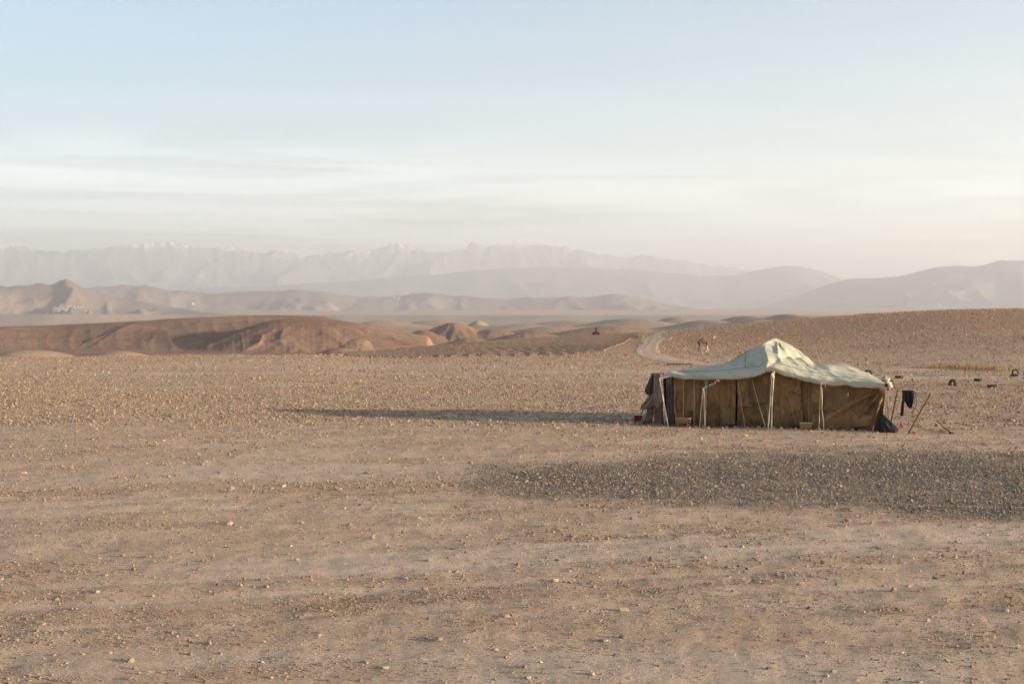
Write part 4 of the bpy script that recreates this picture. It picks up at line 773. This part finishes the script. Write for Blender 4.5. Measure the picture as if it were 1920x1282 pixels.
# ------------------------------------------------------------------ bodies: one continuous skin grown over a jointed skeleton
def skin_mesh(name, J, E, sub=2):
    """J: {key: (x, y, z, radius)}; E: list of key chains; first key of J is the root"""
    keys = list(J); idx = {k: i for i, k in enumerate(keys)}; me = bpy.data.meshes.new(name + '_skeleton')
    me.from_pydata([J[k][:3] for k in keys], [(idx[a], idx[b]) for ch in E for a, b in zip(ch, ch[1:])], []); me.update()
    o = bpy.data.objects.new(name + '_skeleton', me); COL.objects.link(o); md = o.modifiers.new('skin', 'SKIN'); md.use_smooth_shade = True
    for i, k in enumerate(keys):
        sv = me.skin_vertices[0].data[i]; r = J[k][3]; sv.radius = r if isinstance(r, tuple) else (r, r); sv.use_root = i == 0
    ss = o.modifiers.new('smooth', 'SUBSURF'); ss.levels = sub; ss.render_levels = sub
    dg = bpy.context.evaluated_depsgraph_get(); out = bpy.data.meshes.new_from_object(o.evaluated_get(dg)); out.name = name
    bpy.data.objects.remove(o); bpy.data.meshes.remove(me); out.polygons.foreach_set('use_smooth', np.ones(len(out.polygons), bool)); out.materials.clear(); return out
def mat_camel():
    m, nt = new_mat('camel_coat_lit_front'); p = nt.n('ShaderNodeTexCoord').outputs['Object']; xyz = nt.n('ShaderNodeSeparateXYZ', {0: p})
    n = nt.noise(p, 9, 4, 0.65); body = nt.mix(n, (0.085, 0.058, 0.042), (0.17, 0.115, 0.082)); pale = nt.mix(n, (0.40, 0.31, 0.23), (0.52, 0.42, 0.32))
    f = nt.math('MAXIMUM', nt.math('MULTIPLY', nt.ramp(xyz.outputs[2], 0.78, 0.62), nt.ramp(xyz.outputs[0], -0.1, 0.1)), nt.ramp(xyz.outputs[0], 0.78, 0.92))  # sunlight on head, neck front and front legs painted into the coat as pale
    finish(nt, nt.mix(f, body, pale), 0.9, n, 0.4, 0.02, 0.1); return m
def build_camel():
    J = {'mid': (-0.12, 0, 1.13, (0.25, 0.22)), 'hump': (-0.06, 0, 1.36, (0.12, 0.10)), 'rump': (-0.52, 0, 1.10, (0.17, 0.18)), 'chest': (0.26, 0, 1.08, (0.17, 0.22)), 'nb': (0.48, 0, 1.05, 0.115), 'n1': (0.66, 0, 1.06, 0.085), 'n2': (0.79, 0, 1.20, 0.07), 'n3': (0.85, 0, 1.40, 0.062), 'head': (0.91, 0, 1.52, 0.075), 'muz': (1.07, 0, 1.47, 0.052), 'nose': (1.13, 0, 1.44, 0.04),
         'tail': (-0.72, 0, 1.0, 0.03), 'tail2': (-0.75, 0, 0.72, 0.018), 'earL': (0.87, 0.06, 1.62, 0.018), 'earR': (0.87, -0.06, 1.62, 0.018)}
    E = [['mid', 'hump'], ['rump', 'mid', 'chest', 'nb', 'n1', 'n2', 'n3', 'head', 'muz', 'nose'], ['rump', 'tail', 'tail2'], ['head', 'earL'], ['head', 'earR']]
    for s, k, fo, ho in ((1, 'L', 0.10, 0.10), (-1, 'R', -0.10, -0.07)):
        y = 0.12 * s
        J.update({'sh' + k: (0.26, y, 0.90, 0.085), 'kn' + k: (0.29 + fo * .5, y, 0.50, 0.062), 'an' + k: (0.26 + fo, y, 0.12, 0.046), 'ft' + k: (0.31 + fo, y, 0.03, 0.045),
                  'hp' + k: (-0.52, y, 0.90, 0.115), 'st' + k: (-0.44, y, 0.72, 0.07), 'hk' + k: (-0.58 + ho * .6, y, 0.44, 0.05), 'fe' + k: (-0.50 + ho, y, 0.12, 0.038), 'hf' + k: (-0.45 + ho, y, 0.03, 0.044)})
        E += [['chest', 'sh' + k, 'kn' + k, 'an' + k, 'ft' + k], ['rump', 'hp' + k, 'st' + k, 'hk' + k, 'fe' + k, 'hf' + k]]
    p = hit(1321, 661.5); o = link('camel', skin_mesh('camel', J, E), mat_camel()); s = 31.5 / F * p.y / 1.62; o.location = p + Vector((0, 0, 0.02)); o.scale = (s, s, s); o.rotation_euler = (0, 0, 0.12)
    tag(o, 'young brown camel with sunlit front painted pale, standing behind the tent', 'camel')
build_camel()

# ------------------------------------------------------------------ quad bike and its rider on the field's skyline
def wheel(parent, c, R, w):
    prof = [(R * .55, -w * .5), (R * .88, -w * .52), (R, -w * .36), (R, w * .36), (R * .88, w * .52), (R * .55, w * .5)]; n = 22; m = len(prof)
    V = [(x * 0 + math.cos(2 * math.pi * i / n) * r * (0.95 if i % 2 and 1 < j < 4 else 1), x, math.sin(2 * math.pi * i / n) * r) for i in range(n) for j, (r, x) in enumerate(prof)]
    Fs = [(i * m + j, i * m + (j + 1) % m, ((i + 1) % n) * m + (j + 1) % m, ((i + 1) % n) * m + j) for i in range(n) for j in range(m)]
    t = link('wheel', poly_mesh('wheel', V, Fs), M_tyre, parent); t.location = c
    v, f = tube_np([(0, -w * .40, 0), (0, -w * .3, 0), (0, w * .3, 0), (0, w * .40, 0)], [R * .3, R * .56, R * .56, R * .3], 14); link('rim', poly_mesh('rim', v, f), M_darkmetal, t)
M_darkmetal = mat_simple('dark_metal', (0.05, 0.05, 0.055), (0.09, 0.09, 0.095), 9, 3, 0.2, 0.004, 0.5)
M_quad = mat_simple('dark_bodywork', (0.03, 0.032, 0.038), (0.06, 0.06, 0.065), 5, 3, 0.1, 0.004, 0.45)
M_cloth = mat_simple('dark_clothing', (0.035, 0.033, 0.035), (0.06, 0.055, 0.055), 9, 3, 0.3, 0.01)
def build_quad():
    p = hit(1117.5, 628.6); t = tag(empty('quad_bike', p, 1.95), 'dark quad bike on the skyline of the ploughed field', 'quad bike')
    for sx, sy in ((0.62, 0.42), (0.62, -0.42), (-0.58, 0.42), (-0.58, -0.42)): wheel(t, (sx, sy, 0.29), 0.29, 0.24)
    t.scale = (1.25,) * 3
    def shape(name, secs, mat):                                  # lofted body from (x, half width, z low, z high)
        V = []; m = 8
        for (x, hw, z0, z1) in secs:
            for k in range(m): a = 2 * math.pi * k / m + math.pi / 8; V.append((x, hw * math.copysign(abs(math.cos(a)) ** .6, math.cos(a)), (z0 + z1) / 2 + (z1 - z0) / 2 * math.copysign(abs(math.sin(a)) ** .6, math.sin(a))))
        Fs = grid_faces(len(secs), m, True).tolist() + [list(range(m))[::-1], [len(V) - m + i for i in range(m)]]
        return link(name, poly_mesh(name, V, [tuple(f) for f in Fs]), mat, t)
    shape('body', [(-0.75, 0.14, 0.40, 0.58), (-0.4, 0.20, 0.28, 0.66), (0.1, 0.18, 0.26, 0.72), (0.4, 0.20, 0.30, 0.86), (0.75, 0.16, 0.42, 0.74), (0.88, 0.08, 0.46, 0.60)], M_quad)
    for s in (1, -1):
        shape('fender', [(0.28, 0.05, 0.58, 0.62), (0.45, 0.16, 0.64, 0.70), (0.65, 0.17, 0.66, 0.72), (0.92, 0.12, 0.56, 0.61)], M_quad).location = (0, 0.36 * s, 0)
        shape('fender', [(-0.95, 0.12, 0.58, 0.63), (-0.65, 0.17, 0.66, 0.72), (-0.40, 0.15, 0.62, 0.68), (-0.28, 0.05, 0.50, 0.55)], M_quad).location = (0, 0.36 * s, 0)
    shape('seat', [(-0.72, 0.14, 0.68, 0.78), (-0.4, 0.16, 0.66, 0.82), (0.05, 0.12, 0.68, 0.80), (0.18, 0.07, 0.72, 0.80)], M_black)
    tube('handlebar', [(0.22, 0.40, 1.02), (0.30, 0.22, 1.04), (0.36, 0.0, 0.94), (0.30, -0.22, 1.04), (0.22, -0.40, 1.02)], 0.022, M_darkmetal, t); tube('steering_column', [(0.45, 0, 0.7), (0.36, 0, 0.95)], 0.03, M_darkmetal, t)
    for s in (1, -1): tube('axle', [(0.62 * s - 0.0, 0.40, 0.29), (0.62 * s, -0.40, 0.29)], 0.035, M_darkmetal, t)
    tube('rack', [(-0.95, 0.25, 0.78), (-0.95, -0.25, 0.78), (-0.55, -0.25, 0.80), (-0.55, 0.25, 0.80), (-0.95, 0.25, 0.78)], 0.016, M_darkmetal, t)
    # rider standing on the foot boards
    J = {'pelvis': (-0.20, 0, 1.12, (0.15, 0.12)), 'belly': (-0.17, 0, 1.30, (0.14, 0.11)), 'chest': (-0.10, 0, 1.52, (0.17, 0.12)), 'neck': (-0.05, 0, 1.70, 0.06), 'head': (-0.02, 0, 1.82, (0.09, 0.105)), 'crown': (-0.02, 0, 1.92, 0.07)}
    E = [['pelvis', 'belly', 'chest', 'neck', 'head', 'crown']]
    for s, k in ((1, 'L'), (-1, 'R')):
        J.update({'sh' + k: (-0.10, .20 * s, 1.58, 0.065), 'el' + k: (0.02, .36 * s, 1.32, 0.05), 'wr' + k: (0.20, .37 * s, 1.10, 0.035), 'ha' + k: (0.25, .36 * s, 1.05, 0.042), 'hi' + k: (-0.20, .11 * s, 1.04, 0.10), 'kn' + k: (0.08, .24 * s, 0.74, 0.07), 'an' + k: (-0.02, .27 * s, 0.40, 0.05), 'to' + k: (0.14, .28 * s, 0.36, 0.045)})
        E += [['chest', 'sh' + k, 'el' + k, 'wr' + k, 'ha' + k], ['pelvis', 'hi' + k, 'kn' + k, 'an' + k, 'to' + k]]
    o = link('person', skin_mesh('person', J, E), M_cloth); o.location = p; o.scale = (1.25,) * 3; o.rotation_euler = (0, 0, 1.95); tag(o, 'person in dark clothes riding the quad bike', 'person')
build_quad()

# ------------------------------------------------------------------ dry grass, shrub, loose boulders, the 300 largest stones
def grass_patch(name, rows, n, h, label, cols=((0.27, 0.185, 0.095), (0.38, 0.275, 0.15)), kind='stuff', cat=None):
    m = mat_simple(name + '_straw', cols[0], cols[1], 3, 3, 0.1, 0.004); V, Fs = [], []; q = np.array(rows, float)
    for i in range(n):
        k = RNG.uniform(0, len(rows) - 1); a = int(k); f = k - a; px, py, w = q[a] * (1 - f) + q[min(a + 1, len(q) - 1)] * f
        if mnoise.noise((px * 0.045, 3.3, len(rows))) + RNG.uniform(-0.35, 0.35) < -0.12: continue
        g = hit(px + RNG.normal(0, 2), py + RNG.normal(0, w), 40, 300) if i % 4 == 0 else g0 + Vector((RNG.normal(0, 0.35), RNG.normal(0, 0.5), 0)); g0 = g
        hh = h * RNG.uniform(0.4, 1.15); a2 = RNG.uniform(0, 6.28); b = Vector((math.cos(a2), math.sin(a2), 0)) * 0.012; l = Vector((RNG.normal(0, .3), RNG.normal(0, .3), 1)).normalized() * hh; o = len(V)
        V += [g - b, g + b, g + l * 0.6 + b * .7, g + l * 0.6 - b * .7, g + l * 1.0 + Vector((l.x, l.y, -0.1 * hh)) * 0.35]; Fs += [(o, o + 1, o + 2, o + 3), (o + 3, o + 2, o + 4)]
    return tag(link(name, poly_mesh(name, V, Fs, False), m), label, cat, None, kind)
grass_patch('dry_grass', [(1745, 690, .5), (1775, 689.5, .8), (1800, 691, 1.2), (1830, 691, 1.5), (1860, 693, 1.5), (1892, 695.5, 1.0)], 5200, 0.42, 'strip of dry golden grass beside the tyres')
grass_patch('shrub', [(1186, 627.5, .2), (1192, 627.5, .3), (1197, 628, .2)], 420, 1.0, 'low dark dry shrub beside the top of the dirt track', ((0.07, 0.05, 0.025), (0.14, 0.10, 0.05)), None, 'shrub')
STONE_MATS = {'pale': mat_simple('pale_stone', (0.34, 0.27, 0.20), (0.42, 0.345, 0.265), 12, 5, 0.5, 0.01), 'tan': mat_simple('tan_stone', (0.27, 0.195, 0.13), (0.35, 0.265, 0.18), 12, 5, 0.5, 0.01),
              'grey': mat_simple('grey_stone', (0.14, 0.125, 0.115), (0.20, 0.18, 0.16), 12, 5, 0.5, 0.01), 'reddish': mat_simple('reddish_stone', (0.17, 0.09, 0.06), (0.25, 0.145, 0.10), 12, 5, 0.5, 0.01)}
STONES = {}
for c in STONE_MATS:
    STONES[c] = []
    for k in range(6):
        me = rock_mesh('stone', 900 + k * 7 + len(c), 24, 0.72); me.materials.append(STONE_MATS[c]); STONES[c].append(me)
_k = [0]
def stone(p, s, col, label, cat='stone', group=None, name='stone'):
    _k[0] += 1; o = bpy.data.objects.new(name, STONES[col][_k[0] % 6]); COL.objects.link(o); rr = random.Random(_k[0])
    o.location = Vector(p) + Vector((0, 0, s * 0.06)); o.scale = (s * rr.uniform(.85, 1.25), s * rr.uniform(.8, 1.1), s * rr.uniform(.75, 1.1)); o.rotation_euler = (rr.gauss(0, .15), rr.gauss(0, .15), rr.uniform(0, 6.28))
    return tag(o, label, cat, group)
for px, py, w, col, label in [(530, 909, 15, 'pale', 'pale stone alone on the dusty lane left of centre'), (655, 982, 13, 'tan', 'tan stone lying left of the dark patch tip'), (178, 1108, 16, 'pale', 'pale tilted stone at the far left foreground'), (1168, 1192, 19, 'grey', 'dark grey angular stone in the foreground right of centre'), (1129, 1198, 17, 'tan', 'tan stone just left of the dark grey angular stone'),
        (722, 1251, 14, 'pale', 'round pale stone near the bottom edge left of centre'), (1520, 1138, 18, 'grey', 'flat grey stone in the right foreground dust'), (1365, 1061, 13, 'tan', 'tan stone in the middle of the right foreground'), (365, 1190, 14, 'pale', 'upright pale stone in the left foreground'), (1757, 1083, 15, 'reddish', 'reddish brown stone in the right foreground dust'),
        (1455, 932, 14, 'reddish', 'reddish clod on the dark patch'), (410, 1224, 14, 'pale', 'square pale stone in the lower left foreground'), (355, 1225, 17, 'grey', 'grey stone left of the square pale stone'), (243, 1236, 22, 'tan', 'broad tan stone near the lower left corner'), (371, 1268, 15, 'reddish', 'dark red stone on the bottom edge at the left'),
        (1727, 1277, 18, 'tan', 'tan stone cut by the bottom edge at the right'), (1565, 1258, 14, 'tan', 'tan stone near the bottom edge right of centre'), (823, 1196, 20, 'tan', 'broad tan clod in the foreground left of centre'), (947, 1153, 17, 'tan', 'tan clod in the foreground centre'), (930, 1217, 12, 'pale', 'small pale stone in the foreground centre'),
        (1110, 1262, 16, 'pale', 'pale stone half sunk at the bottom edge right of centre'), (1045, 799, 12, 'tan', 'tan stone left of the tent below its shadow'), (1012, 810, 12, 'tan', 'flat tan stone left of the tent, just below its shadow tip'), (380, 787, 9, 'tan', 'tan stone left of the tip of the tent shadow'), (105, 1122, 13, 'tan', 'flat tan stone at the left edge of the foreground'),
        (1785, 939, 8, 'pale', 'small white stone on the dark patch'), (1895, 841, 9, 'tan', 'tan stone at the right edge behind the dark patch'), (1532, 826, 9, 'pale', 'pale stone before the right half of the tent'), (483, 836, 10, 'tan', 'tan stone standing left of centre in the middle ground')]:
    p = hit(px, py + w * 0.25); stone(p, w / F * p.y * 0.95, col, label)
for px, py, w in [(1252, 619, 5), (1257, 624, 5), (1242, 629.5, 5), (1255, 636, 6), (1258, 634, 5), (1246, 645.5, 5), (1239, 648, 5), (1236, 655, 5), (1243, 660, 6), (1241, 665, 7), (1206, 632, 5), (1205, 640, 4)]:
    p = hit(px, py + 1); stone(p, w / F * p.y, 'pale', 'pale boulder beside the winding dirt track', 'boulder', 'boulders along the dirt track', 'boulder')
for k in range(34):                                             # stone line on the crest of the right hill
    t = k / 33.0; px = 1640 + 100 * t + RNG.normal(0, 5); py = 600.5 - 13 * t ** 0.8 + RNG.normal(0, 1.3); p = hit(px, max(py, 585.5)); stone(p, RNG.uniform(1.6, 3.6) / F * p.y, 'pale' if k % 3 else 'tan', f"{'pale' if k % 3 else 'tan'} boulder in the stone line up the right hill crest", 'boulder', f"{'pale' if k % 3 else 'tan'} boulders in the stone line on the right hill", 'boulder')
stone(hit(1680, 602), 5 / F * 300, 'pale', 'white boulder at the lower end of the stone line on the hill', 'boulder', None, 'boulder')
for k, (px, py, w, col) in enumerate([(1224, 683, 7, 'grey'), (1233, 683.5, 8, 'grey'), (1240, 683, 5, 'pale'), (1246, 684, 7, 'grey'), (1253, 684, 9, 'grey'), (1261, 683.5, 9, 'reddish'), (1268, 683.5, 7, 'grey'), (1274, 683, 8, 'grey'), (1279, 683.5, 8, 'reddish'), (1285, 682, 8, 'pale')]):
    p = hit(px, py); stone(p, w / F * p.y, col, f'{col} stone in the low row by the track left of the tent roof', 'stone', f'{col} stones in the row by the track behind the tent')
o = tube('branch', wobble((0, 0, .05), (2.2, 0.1, .08), 9, .15, 5), np.linspace(.07, .04, 9), M_darkpole); o.location = hit(1250, 684.2); tag(o, 'dark branch lying along the row of stones by the track', 'branch')
for k in range(26):                                             # stones weighing the hem down
    u = 0.25 + 7.1 * (k + RNG.uniform(-.3, .3)) / 26; v = -0.16 - abs(RNG.normal(0, 0.06)); c = tw((u, v, floor_z(u, v))); col = 'pale' if k % 3 else 'grey'
    stone(c, RNG.uniform(0.10, 0.22), col, f'{col} stone weighing down the front hem of the tent', 'stone', f'{col} stones along the tent hem')
def loose_stones():
    zones = [(14.8, 19, 70, 0.055, 'in the near foreground dust'), (19, 27, 75, 0.07, 'on the open dust before the dark gravel'), (27, 48, 60, 0.10, 'on the plain between foreground and tent')]
    for r0, r1, n, s0, where in zones:
        x, y = sample_sector(r0, r1, n, 0); tot = np.exp(RNG.normal(math.log(s0), 0.35, n))
        for i in range(n):
            col = ('tan', 'tan', 'pale', 'grey', 'reddish', 'tan', 'pale')[int(RNG.integers(0, 7))]
            if dark_map(np.array(x[i]), np.array(y[i])) > 0.3: continue
            stone((x[i], y[i], float(ground_z(x[i], y[i]))), tot[i], col, f'loose {col} stone lying {where}', 'stone', f'loose {col} stones {where}')
loose_stones()

# ------------------------------------------------------------------ far white houses on the foothills
def build_houses():
    wall = mat_simple('whitewash', (0.50, 0.48, 0.45), (0.60, 0.58, 0.55), 0.2, 3, 0.1, 0.02); dg = bpy.context.evaluated_depsgraph_get()
    V1 = box_np((0, 0, 2), (12, 10, 10)); V2 = box_np((-3, 1, 8.5), (5, 7, 4)); V3 = box_np((0, 0, 7.2), (12.6, 10.6, 0.5)); me = poly_mesh('house', *join_np([V1, V2, V3]), smooth=False); me.materials.append(wall)
    for k, (px, py, s) in enumerate([(362, 570.5, 1.6), (128, 575, .9), (133, 573.5, .8), (140, 577, 1.0), (147, 576, .9), (152, 577, .8), (156, 575, .8), (526, 563, .9), (548, 565, .9), (738, 558, .8), (748, 560, .9), (795, 566, .7), (801, 569, .7), (842, 563, .9), (848, 564.5, .9), (856, 567, .8), (915, 601, .7), (708, 608, .4)]):
        d = Vector(((px - CX) / F, 1.0, -(py - HOR) / F)).normalized(); ok, loc, nn, _, ob, _ = SC.ray_cast(dg, Vector((0, 0, CAMZ)), d)
        if not ok or ob.name.startswith(('ground', 'field')): continue
        o = bpy.data.objects.new('house', me); COL.objects.link(o); f = loc.y / 9000.0 * s * 0.55; o.scale = (f * 1.3, f * 1.3, f * 1.1); o.location = loc; o.rotation_euler = (0, 0, 0.3 + 0.5 * math.sin(k * 2.3))
        tag(o, 'tiny white house on the hazy foothills' if loc.y > 4000 else 'tiny white hut among the tan hills', 'house', 'far white houses on the foothills' if loc.y > 4000 else 'huts among the hills')
build_houses()
build_gravel()
# ------------------------------------------------------------------ haze: a closed box of even pale air round everything
def build_haze():
    m = bpy.data.materials.new('haze_air'); m.use_nodes = True; nt = NT(m.node_tree)
    v = nt.n('ShaderNodeVolumePrincipled', {'Color': (0.71, 0.755, 0.79, 1), 'Density': HAZE, 'Anisotropy': 0.35})
    nt.n('ShaderNodeOutputMaterial', {'Volume': v.outputs[0]})
    bm = bmesh.new(); bmesh.ops.create_cube(bm, size=1.0); me = bpy.data.meshes.new('haze'); 
    bmesh.ops.scale(bm, vec=(126000, 126000, 2120 + 70), verts=bm.verts); bmesh.ops.translate(bm, vec=(0, 0, (2120 - 70) / 2), verts=bm.verts); bm.to_mesh(me); bm.free()
    tag(link('haze', me, m), kind='stuff', label='pale dusty haze over the plain')
build_haze()
